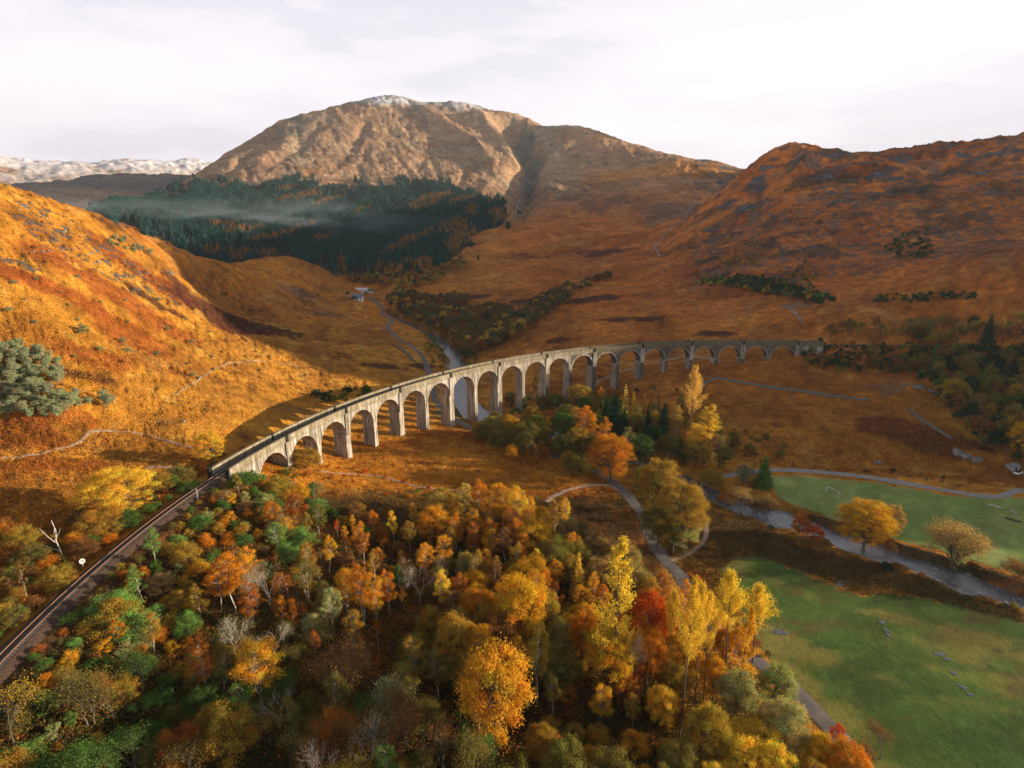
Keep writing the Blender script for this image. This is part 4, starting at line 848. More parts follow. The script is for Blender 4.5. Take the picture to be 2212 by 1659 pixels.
HAND = [
 ('broad', 1160, 893, 56, 965, 'olive'), ('broad', 1215, 888, 54, 960, 'green'), ('birch', 1240, 878, 36, 950, 'olive-gold'), ('sallow', 1275, 930, 60, 985, 'olive'), ('broad', 1130, 928, 48, 985, 'olive'), ('birch', 1180, 903, 34, 960, 'gold'), ('broad', 1285, 888, 48, 950, 'green'), ('sallow', 1250, 975, 60, 1020, 'olive'), ('broad', 1380, 935, 58, 1010, 'green'),
 ('broad', 1410, 915, 50, 985, 'dark green'), ('birch', 1460, 878, 38, 960, 'olive-gold'), ('broad', 1450, 930, 60, 1000, 'olive'), ('broad', 1560, 958, 48, 1010, 'olive'), ('birch', 1340, 878, 28, 940, 'yellow'), ('spruce', 1345, 878, 46, 962, 'dark green'), ('birch', 1158, 812, 22, 862, 'olive-gold'), ('sallow', 1085, 915, 60, 965, 'olive'), ('sallow', 1040, 905, 44, 945, 'olive-gold'), ('broad', 1500, 950, 60, 1015, 'olive-gold'),
 ('broad', 268, 1003, 128, 1118, 'yellow'), ('sallow', 222, 1085, 95, 1150, 'olive-gold'), ('broad', 458, 926, 62, 1000, 'yellow'), ('shrub', 178, 1090, 60, 1130, 'brown'), ('sallow', 385, 1000, 60, 1040, 'olive'), ('sallow', 350, 1015, 60, 1060, 'olive-gold'), ('sallow', 410, 1035, 50, 1060, 'green'),
 ('sallow', 658, 955, 62, 1012, 'olive-gold'), ('birch', 638, 1066, 52, 1143, 'rust'), ('birch', 590, 1082, 48, 1140, 'orange'), ('birch', 770, 1080, 36, 1135, 'brown'), ('birch', 600, 1125, 46, 1200, 'bright green'), ('sallow', 655, 1128, 62, 1190, 'bright green'), ('sallow', 688, 1070, 50, 1115, 'bright green'), ('sallow', 620, 1165, 60, 1215, 'bright green'),
 ('birch_young', 852, 1105, 27, 1172, 'yellow'), ('broad', 948, 1055, 54, 1135, 'pale yellow'), ('birch_young', 894, 1087, 26, 1150, 'gold'), ('birch', 788, 1146, 34, 1217, 'rust'), ('birch_young', 748, 1158, 24, 1192, 'orange'), ('birch_young', 729, 1122, 14, 1160, 'red'),
 ('birch', 1005, 1043, 40, 1130, 'pale yellow'), ('birch', 1036, 1040, 42, 1140, 'orange'), ('birch', 1062, 1048, 42, 1150, 'gold'), ('birch', 1088, 1046, 46, 1160, 'gold'), ('birch', 1114, 1056, 50, 1170, 'yellow'), ('birch', 1100, 1100, 50, 1190, 'rust'), ('birch', 1140, 1075, 36, 1165, 'gold'), ('birch', 1090, 1140, 44, 1220, 'brown'), ('birch', 1060, 1120, 44, 1195, 'orange'),
 ('birch', 985, 1110, 40, 1190, 'orange'), ('birch', 1025, 1130, 40, 1210, 'rust'), ('birch', 960, 1155, 46, 1222, 'gold'), ('sallow', 1011, 1183, 50, 1255, 'pale green'), ('broad', 1145, 1200, 84, 1290, 'gold'), ('broad', 1115, 1236, 120, 1400, 'gold'), ('broad', 1180, 1255, 60, 1380, 'olive-gold'), ('birch', 1070, 1215, 44, 1310, 'brown'),
 ('birch', 755, 1230, 40, 1340, 'gold'), ('birch', 788, 1222, 44, 1352, 'orange'), ('birch', 812, 1238, 54, 1345, 'gold'), ('birch', 842, 1230, 38, 1325, 'orange'), ('birch', 721, 1265, 52, 1372, 'pale green'), ('sallow', 680, 1315, 64, 1385, 'pale green'), ('birch_young', 614, 1285, 22, 1368, 'orange'), ('birch_young', 640, 1296, 24, 1372, 'orange'), ('birch_young', 660, 1300, 18, 1352, 'rust'), ('birch_young', 683, 1363, 30, 1432, 'rust'),
 ('bare', 745, 1383, 112, 1525, 'brown'), ('birch_young', 814, 1418, 28, 1482, 'rust'), ('birch_young', 820, 1335, 24, 1402, 'rust'), ('birch', 958, 1234, 44, 1335, 'yellow'), ('birch', 992, 1236, 40, 1325, 'rust'), ('birch', 975, 1275, 60, 1352, 'brown'), ('birch', 1010, 1277, 56, 1350, 'olive-gold'), ('sallow', 930, 1300, 60, 1380, 'olive-gold'), ('sallow', 892, 1353, 72, 1440, 'olive'), ('broad', 992, 1320, 96, 1470, 'olive-gold'), ('birch', 1052, 1305, 60, 1405, 'olive-gold'),
 ('birch', 1030, 1354, 72, 1480, 'gold'), ('broad', 1067, 1392, 158, 1650, 'gold'), ('broad', 1010, 1400, 100, 1500, 'olive-gold'), ('birch', 1158, 1345, 62, 1520, 'olive-gold'), ('birch', 1203, 1340, 52, 1450, 'olive'), ('birch', 1199, 1258, 46, 1335, 'rust'), ('birch', 1249, 1262, 34, 1320, 'gold'), ('larch', 1249, 1190, 44, 1300, 'yellow'),
 ('birch', 566, 1387, 118, 1520, 'gold'), ('birch', 447, 1370, 62, 1502, 'rust'), ('birch', 485, 1398, 58, 1490, 'olive'), ('birch', 507, 1190, 70, 1325, 'orange'), ('birch', 480, 1215, 60, 1320, 'orange'), ('birch', 530, 1195, 50, 1300, 'gold'), ('bare_birch', 558, 1215, 36, 1318, 'buff'), ('bare_birch', 580, 1205, 60, 1308, 'brown'), ('birch', 545, 1255, 54, 1360, 'rust'),
 ('sallow', 495, 1497, 122, 1640, 'olive-gold'), ('bare', 842, 1475, 92, 1600, 'grey-green'), ('bare', 878, 1490, 80, 1620, 'brown'), ('bare', 958, 1548, 76, 1690, 'brown'), ('bare_birch', 798, 1535, 60, 1660, 'olive'), ('bare', 730, 1520, 52, 1650, 'rust'), ('sallow', 1215, 1570, 105, 1730, 'olive'), ('bare', 630, 1565, 60, 1680, 'olive'), ('bare_birch', 680, 1610, 70, 1740, 'brown'), ('sallow', 1110, 1620, 100, 1760, 'olive'), ('bare', 1020, 1590, 80, 1750, 'olive'),
 ('poplar', 1322, 1167, 84, 1520, 'yellow'), ('poplar', 1468, 1262, 56, 1594, 'yellow'), ('poplar', 1566, 1238, 66, 1485, 'yellow'), ('poplar', 1622, 1268, 70, 1460, 'yellow'), ('poplar', 1520, 1285, 48, 1515, 'yellow'), ('poplar', 1436, 1280, 34, 1470, 'yellow'), ('bare_birch', 1348, 1335, 30, 1515, 'buff'), ('bare_birch', 1370, 1330, 26, 1506, 'buff'), ('poplar', 1500, 1262, 50, 1540, 'yellow'), ('poplar', 1590, 1300, 50, 1500, 'gold'),
 ('broad', 1405, 1270, 88, 1420, 'red'), ('broad', 1362, 1300, 70, 1420, 'orange'), ('broad', 1308, 1335, 110, 1500, 'gold'), ('broad', 1340, 1330, 80, 1470, 'red'), ('broad', 1395, 1350, 90, 1490, 'orange'), ('broad', 1265, 1320, 70, 1440, 'orange'), ('birch', 1278, 1235, 34, 1335, 'gold'), ('birch', 1300, 1262, 34, 1345, 'orange'), ('broad', 1400, 1243, 56, 1320, 'olive-gold'),
 ('broad', 1668, 1424, 74, 1545, 'pale green'), ('broad', 1585, 1440, 84, 1565, 'pale green'), ('broad', 1680, 1500, 96, 1650, 'pale green'), ('broad', 1428, 1475, 78, 1570, 'yellow'), ('broad', 1520, 1518, 108, 1670, 'olive-gold'), ('broad', 1757, 1568, 78, 1690, 'gold'), ('birch', 1803, 1562, 36, 1625, 'red'), ('broad', 1822, 1592, 100, 1730, 'orange'), ('broad', 1655, 1598, 96, 1730, 'yellow'),
 ('broad', 1640, 1525, 46, 1630, 'gold'), ('sallow', 1320, 1598, 96, 1730, 'olive'), ('sallow', 1235, 1590, 70, 1710, 'olive'), ('broad', 1590, 1590, 90, 1720, 'yellow'), ('broad', 1460, 1590, 90, 1710, 'olive'), ('bare', 1900, 1560, 70, 1640, 'brown'), ('bare', 1870, 1600, 70, 1700, 'brown'),
 ('broad', 1418, 982, 88, 1125, 'olive-gold'), ('broad', 1452, 1030, 112, 1196, 'olive-gold'), ('broad', 1392, 1000, 60, 1100, 'green'), ('broad', 1475, 1100, 70, 1200, 'pale green'), ('broad', 1420, 1080, 90, 1185, 'olive'), ('shrub', 1500, 1150, 24, 1180, 'orange'),
 ('birch', 1198, 1083, 36, 1155, 'olive-gold'), ('sallow', 1228, 1103, 66, 1185, 'buff'), ('birch', 1218, 1078, 30, 1150, 'yellow'), ('sallow', 1262, 1112, 50, 1180, 'buff'), ('sallow', 1205, 1138, 86, 1260, 'olive'), ('sallow', 1292, 1130, 82, 1220, 'buff'), ('sallow', 1342, 1155, 82, 1250, 'buff'), ('sallow', 1372, 1200, 72, 1300, 'buff'), ('sallow', 1300, 1185, 84, 1290, 'buff'), ('sallow', 1250, 1160, 70, 1250, 'olive'),
 ('poplar', 1483, 795, 52, 985, 'pale yellow'), ('poplar', 1520, 874, 62, 1003, 'yellow'), ('broad', 1505, 912, 60, 1000, 'yellow'), ('spruce', 1329, 850, 70, 948, 'dark green'), ('spruce', 1427, 868, 44, 962, 'dark green'), ('spruce', 1397, 884, 38, 962, 'dark green'), ('spruce', 1310, 862, 40, 930, 'dark green'), ('larch', 1350, 828, 26, 905, 'pale yellow'), ('larch', 1368, 845, 28, 905, 'yellow'), ('larch', 1390, 848, 30, 905, 'gold'), ('larch', 1432, 852, 18, 900, 'olive-gold'),
 ('birch', 1262, 877, 56, 968, 'orange'), ('birch', 1297, 835, 22, 885, 'orange'), ('bare', 1188, 883, 48, 935, 'rust'), ('broad', 1106, 892, 42, 952, 'gold'), ('sallow', 1068, 893, 84, 950, 'olive'), ('sallow', 1139, 898, 46, 942, 'olive'), ('sallow', 1107, 953, 32, 990, 'gold'), ('birch_young', 1158, 960, 13, 990, 'gold'), ('sallow', 1178, 959, 24, 990, 'rust'), ('sallow', 1228, 968, 42, 1008, 'olive-gold'), ('sallow', 1200, 940, 32, 975, 'olive-gold'), ('sallow', 1224, 925, 50, 985, 'olive'),
 ('broad', 1318, 935, 96, 1040, 'orange'), ('birch', 1306, 903, 38, 1000, 'orange'), ('birch', 1354, 923, 36, 1012, 'pale green'), ('broad', 1374, 888, 46, 958, 'olive'), ('bare', 1427, 944, 50, 1002, 'brown'), ('sallow', 1392, 962, 36, 995, 'olive-gold'), ('bare', 1552, 930, 62, 1012, 'buff'), ('broad', 1578, 928, 36, 985, 'olive'), ('sallow', 1536, 1006, 52, 1050, 'olive-gold'), ('broad', 1606, 1002, 42, 1048, 'grey-green'),
 ('spruce', 1648, 982, 46, 1050, 'green'), ('sallow', 1568, 1053, 42, 1087, 'rust'), ('bare', 1602, 1052, 62, 1116, 'buff'), ('bare', 1652, 1066, 44, 1120, 'buff'), ('bare', 1630, 1080, 40, 1120, 'brown'), ('sallow', 1728, 1099, 42, 1154, 'rust'), ('shrub', 1758, 1130, 40, 1162, 'red'), ('broad', 1860, 1071, 112, 1192, 'gold'), ('broad', 1918, 1083, 52, 1168, 'buff'), ('bare', 2052, 1128, 98, 1237, 'buff'), ('broad', 2066, 1160, 44, 1225, 'pale green'), ('bare', 2180, 1228, 58, 1303, 'brown'), ('bare', 2215, 1215, 64, 1280, 'brown'), ('bare', 1912, 1158, 22, 1208, 'brown'),
 ('broad', 2056, 812, 50, 874, 'olive-gold'), ('broad', 2202, 903, 62, 990, 'gold'), ('broad', 1985, 696, 54, 742, 'olive'), ('sallow', 2032, 706, 48, 742, 'olive-gold'), ('spruce', 2130, 678, 30, 742, 'dark green'), ('shrub', 1915, 1213, 24, 1228, 'dark green'), ('sallow', 1000, 610, 1, 611, 'olive'),
 ('birch_young', 60, 1205, 20, 1300, 'brown'), ('shrub', 108, 800, 40, 822, 'gold'), ('birch_young', 185, 820, 22, 850, 'gold'), ('birch_young', 208, 838, 30, 870, 'gold'), ('shrub', 178, 698, 30, 722, 'grey-green'), ('spruce', 2140, 1640, 60, 1760, 'dark green'),
 ('broad', 1560, 1350, 50, 1440, 'orange'), ('broad', 1480, 1370, 60, 1480, 'gold'), ('broad', 1450, 1420, 70, 1520, 'olive-gold'), ('broad', 1540, 1410, 60, 1520, 'gold'), ('birch', 1600, 1350, 50, 1440, 'orange'), ('broad', 1350, 1440, 70, 1530, 'rust'),
]
for a in HAND:
    if a[2] < a[4]-3: T(*a[:6], hand=1)
# ---- fillers: woods that grow by zones of the ground; poly in picture points laid on the ground
def fill(poly, n, kinds, cols, mind, hk=(.8, 1.25), seed=1, tries=30, zone=None, clear=True):
    rs = random.Random(seed); pl = poly; xs = [p[0] for p in pl]; ys = [p[1] for p in pl]; k = 0
    for _ in range(n*tries):
        if k >= n: break
        X, Y = rs.uniform(min(xs), max(xs)), rs.uniform(min(ys), max(ys))
        if not bool(inpoly(pl, np.array([X]), np.array([Y]))[0]): continue
        g = ground_at(X, Y)
        if g is None: continue
        x, y = g
        sp = np.array(SPOTS[-1400:]) if SPOTS else np.zeros((0, 2)); md = mind*rs.uniform(.75, 1.3)
        if len(sp) and ((sp[:, 0]-x)**2+(sp[:, 1]-y)**2).min() < md*md: continue
        if clear and not clearof(x, y): continue
        kd = rs.choices([q[0] for q in kinds], [q[1] for q in kinds])[0]; cn = rs.choices([q[0] for q in cols], [q[1] for q in cols])[0]; s = rs.uniform(*hk)
        plant(kd, x, y, s*rs.uniform(.88, 1.15), s*rs.uniform(.85, 1.15), COLS[cn], cn); k += 1
RD_, RV_, LP_, SD_ = ROAD[::3], RIV_UP[::2], LOOP[::3], SIDE[::3]
def clearof(x, y):
    a = np.array([x]); b = np.array([y])
    for L, w in ((RD_, 3.6), (RV_, 5.6), (LP_, 1.8), (SD_, 1.8)):
        if pdist(a, b, L)[0][0] < w: return False
    t_ = math.hypot(x-CX, y-CY)-R; th_ = math.atan2(y-CY, x-CX); s = (TH0-(th_ if th_ > -1.5 else th_+2*math.pi))*R
    if -420 < s < 20*SP+16 and abs(t_) < (4.6 if s > -28 else 4.2): return False
    if pdist(a, b, RB[::2])[0][0] < 4: return False
    return True
# left of the railway
fill([(-80, 1250), (200, 1150), (330, 1060), (470, 985), (500, 985), (330, 1120), (150, 1270), (0, 1400), (-60, 1440)], 70, [('shrub', 6), ('sallow', 1)], [('olive-gold', 3), ('green', 3), ('olive', 3), ('orange', 1), ('brown', 2)], 2.6, (.7, 1.15), 3)
fill([(-60, 1150), (120, 1180), (60, 1400), (-60, 1480)], 22, [('shrub', 2), ('sallow', 2)], [('olive-gold', 3), ('gold', 1), ('olive', 2), ('brown', 2)], 4, (.8, 1.2), 4)
# pines on the left hill
fill([(-20, 760), (60, 755), (125, 785), (140, 830), (60, 840), (-20, 835)], 64, [('pine', 1)], [('grey-green', 1)], 2.5, (.42, .72), 5)
fill([(-20, 850), (30, 840), (150, 858), (245, 868), (240, 885), (150, 885), (130, 910), (60, 905), (-20, 895)], 50, [('pine', 1)], [('grey-green', 1)], 2.6, (.42, .7), 6)
fill([(0, 560), (330, 620), (520, 760), (470, 820), (0, 760)], 26, [('shrub', 1)], [('grey-green', 1)], 7, (.5, 1.0), 7)
fill([(230, 530), (250, 515), (330, 550), (320, 560)], 14, [('pine', 1)], [('grey-green', 1)], 4, (.4, .6), 8)
fill([(20, 500), (330, 560), (380, 640), (200, 620), (0, 560)], 16, [('birch_young', 1), ('shrub', 1)], [('gold', 1), ('olive-gold', 1)], 8, (.5, .8), 9)
# bank right of the railway: low shrubs
fill([(90, 1480), (250, 1300), (430, 1130), (510, 1045), (640, 1050), (700, 1075), (560, 1200), (470, 1300), (420, 1400), (330, 1440), (120, 1600)], 135, [('shrub', 8), ('sallow', 2), ('birch_young', 1)], [('bright green', 4), ('green', 3), ('orange', 2), ('olive-gold', 4), ('gold', 3), ('pale green', 2), ('buff', 1)], 3.0, (.8, 1.3), 11)
fill([(0, 1560), (120, 1500), (420, 1420), (480, 1660), (450, 1760), (-100, 1760)], 75, [('shrub', 8), ('sallow', 1.5), ('bare', 1)], [('green', 6), ('olive', 4), ('bright green', 1), ('rust', 1), ('olive-gold', 3)], 3.0, (.8, 1.3), 12)
fill([(480, 1180), (700, 1100), (900, 1150), (960, 1250), (900, 1330), (600, 1380), (480, 1340)], 80, [('birch', 3), ('sallow', 3), ('shrub', 4), ('birch_young', 3), ('bare_birch', 1)], [('rust', 1), ('olive', 3), ('orange', 2), ('gold', 2), ('brown', 2), ('olive-gold', 4), ('green', 1)], 3.8, (.6, 1.0), 13)
fill([(420, 1400), (700, 1380), (980, 1420), (1100, 1660), (1000, 1780), (420, 1780)], 75, [('sallow', 3), ('bare', 3), ('birch', 2), ('bare_birch', 1), ('shrub', 3)], [('olive', 5), ('green', 3), ('olive-gold', 3), ('brown', 1)], 4.2, (.7, 1.1), 14)
fill([(950, 1110), (1180, 1120), (1250, 1250), (1280, 1420), (1200, 1560), (1000, 1400), (900, 1250)], 75, [('birch', 5), ('sallow', 2), ('broad', 1)], [('olive-gold', 4), ('orange', 2), ('brown', 1), ('olive', 2), ('gold', 3), ('yellow', 1)], 4.2, (.65, 1.0), 15)
fill([(1180, 1560), (1300, 1480), (1560, 1480), (1700, 1620), (1760, 1780), (1150, 1780)], 34, [('broad', 2), ('sallow', 2), ('birch', 2)], [('olive', 3), ('gold', 2), ('olive-gold', 3), ('yellow', 1)], 5.5, (.6, .9), 16)
fill([(1380, 1290), (1500, 1300), (1640, 1440), (1560, 1520), (1350, 1480), (1300, 1380)], 26, [('birch', 3), ('sallow', 1), ('birch_young', 2)], [('orange', 2), ('gold', 3), ('yellow', 2), ('rust', 1)], 4.5, (.6, .9), 17)
fill([(1500, 1235), (1600, 1330), (1680, 1440), (1800, 1570), (1760, 1580), (1640, 1470), (1560, 1380), (1450, 1260)], 26, [('shrub', 1)], [('rust', 2), ('olive', 2), ('orange', 1), ('brown', 2)], 3, (.5, .9), 18)
# round the foot of the viaduct and along the river
fill([(1060, 870), (1300, 870), (1480, 960), (1500, 1010), (1400, 1010), (1240, 1000), (1060, 950)], 95, [('sallow', 4), ('birch', 3), ('broad', 2), ('shrub', 1), ('bare', 1)], [('olive', 4), ('green', 3), ('olive-gold', 3), ('brown', 1), ('gold', 1)], 4.2, (.65, 1.1), 19)
fill([(1290, 860), (1480, 900), (1560, 960), (1500, 1005), (1380, 1000), (1300, 940)], 22, [('birch', 3), ('larch', 2), ('spruce', 1), ('sallow', 2)], [('gold', 2), ('olive', 3), ('dark green', 2), ('yellow', 1)], 4.5, (.7, 1.0), 49)
fill([(540, 1000), (700, 1000), (960, 1050), (1180, 1080), (1100, 1100), (900, 1080), (560, 1060)], 34, [('shrub', 1)], [('rust', 3), ('red', 2), ('orange', 3), ('olive-gold', 2), ('green', 1)], 3.4, (.45, .9), 20)
fill([(1500, 1040), (1600, 1090), (1800, 1150), (2000, 1225), (2212, 1300), (2212, 1320), (2000, 1250), (1780, 1180), (1600, 1125), (1500, 1080)], 24, [('shrub', 4), ('bare', 1)], [('olive', 2), ('rust', 2), ('dark green', 2), ('brown', 2)], 5, (.5, .9), 21)
fill([(1560, 920), (1700, 960), (1680, 1005), (1560, 1000)], 14, [('sallow', 1), ('shrub', 2)], [('olive', 2), ('green', 1), ('brown', 2)], 5, (.6, 1), 22)
fill([(1700, 1010), (2000, 1040), (2212, 1055), (2212, 1048), (1900, 1015), (1700, 1000)], 20, [('shrub', 1)], [('olive', 2), ('rust', 1), ('dark green', 1)], 5, (.4, .8), 23)
fill([(680, 852), (740, 846), (810, 838), (810, 850), (740, 868), (685, 868)], 16, [('shrub', 2), ('sallow', 1)], [('dark green', 2), ('green', 1), ('olive', 1)], 4, (.7, 1.1), 24)
fill([(520, 1010), (560, 990), (620, 1000), (640, 1030), (540, 1045)], 12, [('shrub', 1)], [('green', 2), ('olive-gold', 1), ('bright green', 1)], 3, (.7, 1.1), 25)
# woods at the right edge and above the line
fill([(1960, 800), (2060, 770), (2212, 780), (2300, 800), (2300, 1010), (2200, 1000), (2120, 960), (2060, 900), (2010, 850)], 125, [('far', 1)], [('olive', 4), ('brown', 3), ('olive-gold', 1), ('dark green', 4), ('green', 1)], 4.6, (1.0, 1.6), 26)
fill([(1790, 722), (1900, 712), (2050, 712), (2212, 712), (2290, 715), (2290, 742), (2100, 740), (1900, 735), (1790, 730)], 62, [('far', 1)], [('olive', 4), ('brown', 3), ('olive-gold', 2), ('buff', 1), ('dark green', 1)], 6, (.9, 1.5), 27)
fill([(1745, 752), (1880, 752), (2212, 765), (2212, 790), (2000, 800), (1900, 810), (1780, 800), (1735, 785)], 90, [('far', 1)], [('dark green', 3), ('olive', 3), ('brown', 3), ('green', 1)], 5, (.55, 1.0), 28)
fill([(930, 735), (968, 775), (970, 805), (940, 805), (915, 760)], 20, [('far', 1)], [('olive', 2), ('green', 1), ('olive-gold', 1)], 6, (.7, 1.1), 29)
fill([(1270, 800), (1330, 800), (1400, 800), (1480, 800), (1480, 850), (1300, 860)], 10, [('far', 1)], [('dark green', 1), ('olive', 1)], 8, (.4, .6), 30)
# ---- merged masses too many or too far to count
def merge(name, items, label, cat, mat, kind='stuff'):      # items: mesh-array list (V, F, C) with transforms
    Vs, Fs, Cs, n = [], [], [], 0
    for (V, F, Cc), x, y, z, sx, sz, rz, col in items:
        c, s = math.cos(rz), math.sin(rz); P_ = np.stack([(V[:, 0]*c-V[:, 1]*s)*sx+x, (V[:, 0]*s+V[:, 1]*c)*sx+y, V[:, 2]*sz+z], -1)
        Vs.append(P_); Fs.append(F+n); Cc = Cc.copy(); Cc[:, :3] *= col; Cs.append(Cc); n += len(V)
    o = link(name, np_mesh(name, np.concatenate(Vs), np.concatenate(Fs), [mat], fcol=np.concatenate(Cs))); tag(o, label, cat, kind=kind); return o
def arrays(t): return np.concatenate(t.V), np.concatenate(t.F), np.concatenate(t.C)
def cone_tree(seed, w, layers=7):
    t = TM(seed); r = t.r; n = 95
    z = r.uniform(0, 1, n)**1.2; a = r.uniform(0, 6.283, n); rr_ = w/2*(1-z)*r.uniform(.6, 1.1, n); pos = np.stack([np.cos(a)*rr_, np.sin(a)*rr_, .06+z*.92-rr_*.05], -1)
    out_ = np.stack([np.cos(a), np.sin(a), np.full(n, .5)], -1); V0_ = t.n
    for lo, hi in ((0, .35), (.35, .7), (.7, 1.01)):
        m_ = (z >= lo) & (z < hi); t.leaves(pos[m_]*[14, 14, 14], 1.9-1.0*lo, out_[m_], .3, .2)
    t.leaves(np.array([[0, 0, 14.0], [0, 0, 13.3]]), 1.2, None, .1); return arrays(t)
CT = [cone_tree(200+i, .34) for i in range(5)]
def blob_tree(seed):
    t = TM(seed); r = t.r; k = 9; cc = sph(r, k); cc[:, 2] = np.abs(cc[:, 2]); cc = cc*[2.2, 2.2, 2.6]+[0, 0, 3.2]; n = 190
    i = r.integers(0, k, n); d = sph(r, n); t.leaves(cc[i]+d*1.25, .95, d, .25, .3); return arrays(t)
BT = [blob_tree(220+i) for i in range(5)]
LPATCH = [(655, 428, 55, 10, -.2), (700, 440, 40, 7, -.3), (920, 440, 45, 12, -.35), (945, 432, 40, 9, -.35), (970, 495, 48, 13, -.3), (880, 528, 45, 8, -.4), (860, 545, 30, 6, -.4), (990, 530, 26, 22, -.5), (1075, 470, 22, 16, 0), (650, 500, 36, 6, -.25), (600, 515, 50, 6, -.2), (530, 500, 45, 7, -.1), (480, 490, 30, 6, 0), (700, 520, 40, 5, -.2), (780, 460, 20, 5, -.4), (560, 520, 30, 5, -.2),
          (470, 545, 30, 8, 0), (540, 552, 60, 8, 0), (740, 575, 10, 10, 0), (840, 588, 40, 8, 0), (900, 575, 40, 10, 0), (1000, 435, 30, 6, -.2), (820, 580, 12, 8, 0), (1020, 460, 16, 14, 0), (1000, 500, 24, 18, 0), (760, 412, 26, 5, -.3), (620, 412, 24, 5, -.2)]
con, lar = [], []; rs = random.Random(5)
xs_, ys_ = [], []
for _ in range(110000):
    r_ = math.sqrt(rs.uniform(950**2, 2350**2)); u_ = rs.uniform(-.70, .03); xs_.append(r_*math.sin(u_)); ys_.append(r_*math.cos(u_))
xs_, ys_ = np.array(xs_), np.array(ys_); zs_ = Zt(xs_, ys_); PX, PY = px_of(xs_, ys_, zs_)
nz1 = fbm(PX*.06, PY*.1, 4, 3); nz2 = fbm(PX*.09, PY*.16, 4, 5)
nz3 = fbm(PX*.018, PY*.03, 4, 6)
ok = inpoly(FOREST, PX+nz1*45, PY+nz2*20+nz3*38)
# drop those hidden behind the left hill and knoll
for x, y, z, X, Y, n1, n2 in zip(xs_[ok], ys_[ok], zs_[ok], PX[ok], PY[ok], nz1[ok], nz2[ok]):
    l = 0
    for (a, b, w_, h_, rt) in LPATCH:
        dx_, dy_ = X-a, Y-b; c_, s_ = math.cos(rt), math.sin(rt); q_ = ((dx_*c_+dy_*s_)/w_)**2+((-dx_*s_+dy_*c_)/h_)**2
        if q_+n2*1.3 < 1: l = 1
    isl = (l and rs.random() < .8) or rs.random() < .012
    if not isl and rs.random() < .02: continue
    s = rs.uniform(.75, 1.25)*(.85 if isl else 1)*(.9+.4*n1)
    it = (CT[rs.randrange(5)], x, y, z-.5, s*1.45, s*1.15, rs.uniform(0, 6.28), np.array((.42, .23, .07) if isl else (.030, .098, .088))*rs.uniform(.6, 1.45))
    (lar if isl else con).append(it)
merge('conifer_forest', con, 'dark blue-green conifer plantation covering the foot of the big mountain', 'forest', M_NEEDLE)
merge('larch_stand', lar, 'tawny orange larch patches among the dark conifer plantation', 'forest', M_LEAF)
def wood(name, poly, n, cols, hk, label, seed, mind=0):
    rs = random.Random(seed); it = []; xs = [p[0] for p in poly]; ys = [p[1] for p in poly]
    for _ in range(n*4):
        if len(it) >= n: break
        X, Y = rs.uniform(min(xs), max(xs)), rs.uniform(min(ys), max(ys))
        if not bool(inpoly(poly, np.array([X]), np.array([Y]))[0]): continue
        g = ground_at(X, Y)
        if g is None or not clearof(*g): continue
        s = rs.uniform(*hk); col = 1.35*np.array(COLS[rs.choices([c[0] for c in cols], [c[1] for c in cols])[0]])
        it.append((BT[rs.randrange(5)], g[0], g[1], float(Zt(*g))-.4, s, s*rs.uniform(.9, 1.2), rs.uniform(0, 6.28), col*rs.uniform(.8, 1.2)))
    merge(name, it, label, 'woodland', M_LEAF)
VC = [((.13, .075, .04), 5), ((.13, .12, .05), 4), ('olive-gold', 2), ((.22, .10, .03), 2), ((.09, .10, .07), 3), ('dark green', 1)]
for c_ in VC:
    if not isinstance(c_[0], str): COLS[c_[0]] = c_[0]
wood('valley_wood', [(835, 652), (850, 632), (880, 628), (900, 640), (950, 650), (990, 640), (1010, 655), (1000, 680), (1040, 668), (1090, 670), (1120, 690), (1160, 650), (1215, 628), (1250, 618), (1312, 596), (1320, 604), (1260, 628), (1225, 650), (1180, 690), (1150, 705), (1120, 722), (1090, 742), (1060, 752), (1030, 768), (1008, 785), (992, 755), (960, 728), (920, 705), (880, 692), (850, 675)], 1000, VC, (.95, 1.6), 'brown and olive wood filling the valley floor behind the viaduct', 31)
wood('valley_wood', [(740, 600), (830, 596), (900, 592), (960, 575), (1000, 560), (1010, 575), (960, 600), (930, 620), (860, 625), (800, 618), (750, 612)], 330, [('brown', 5), ('olive', 3), ('olive-gold', 2), ('dark green', 2)], (.9, 1.5), 'brown wood below the conifer plantation beyond the houses', 32)
wood('pine_clump', [(1492, 614), (1540, 604), (1580, 598), (1640, 602), (1690, 612), (1720, 625), (1760, 640), (1800, 648), (1800, 658), (1760, 660), (1700, 645), (1650, 640), (1600, 625), (1540, 622)], 280, [('dark green', 6), ('green', 1), ('olive-gold', 1)], (.5, .95), 'dark green scrub pines strung across the slope above the viaduct', 33)
wood('hillside_scrub', [(1900, 545), (1960, 500), (2010, 500), (2020, 545), (2000, 560), (1940, 560)], 90, [('dark green', 6), ('olive', 1)], (.4, .7), 'dark green scrub patch in the hollow of the right hill', 34)
wood('hillside_scrub', [(1870, 650), (1900, 640), (2100, 638), (2110, 648), (2000, 655), (1880, 656)], 90, [('dark green', 6), ('olive', 1)], (.35, .6), 'long thin belt of green scrub on the right hillside', 35)
wood('hillside_scrub', [(1690, 600), (1740, 570), (1770, 590), (1760, 630), (1700, 640)], 60, [('dark green', 3), ('olive', 2), ('brown', 2)], (.35, .7), 'loose dark scrub on the slope above the pines', 36)
wood('hillside_scrub', [(1540, 545), (1620, 535), (1680, 540), (1640, 575), (1570, 580)], 60, [('brown', 3), ('olive', 2), ('olive-gold', 2)], (.4, .7), 'brown birch scrub low on the right hill near the stream', 37)
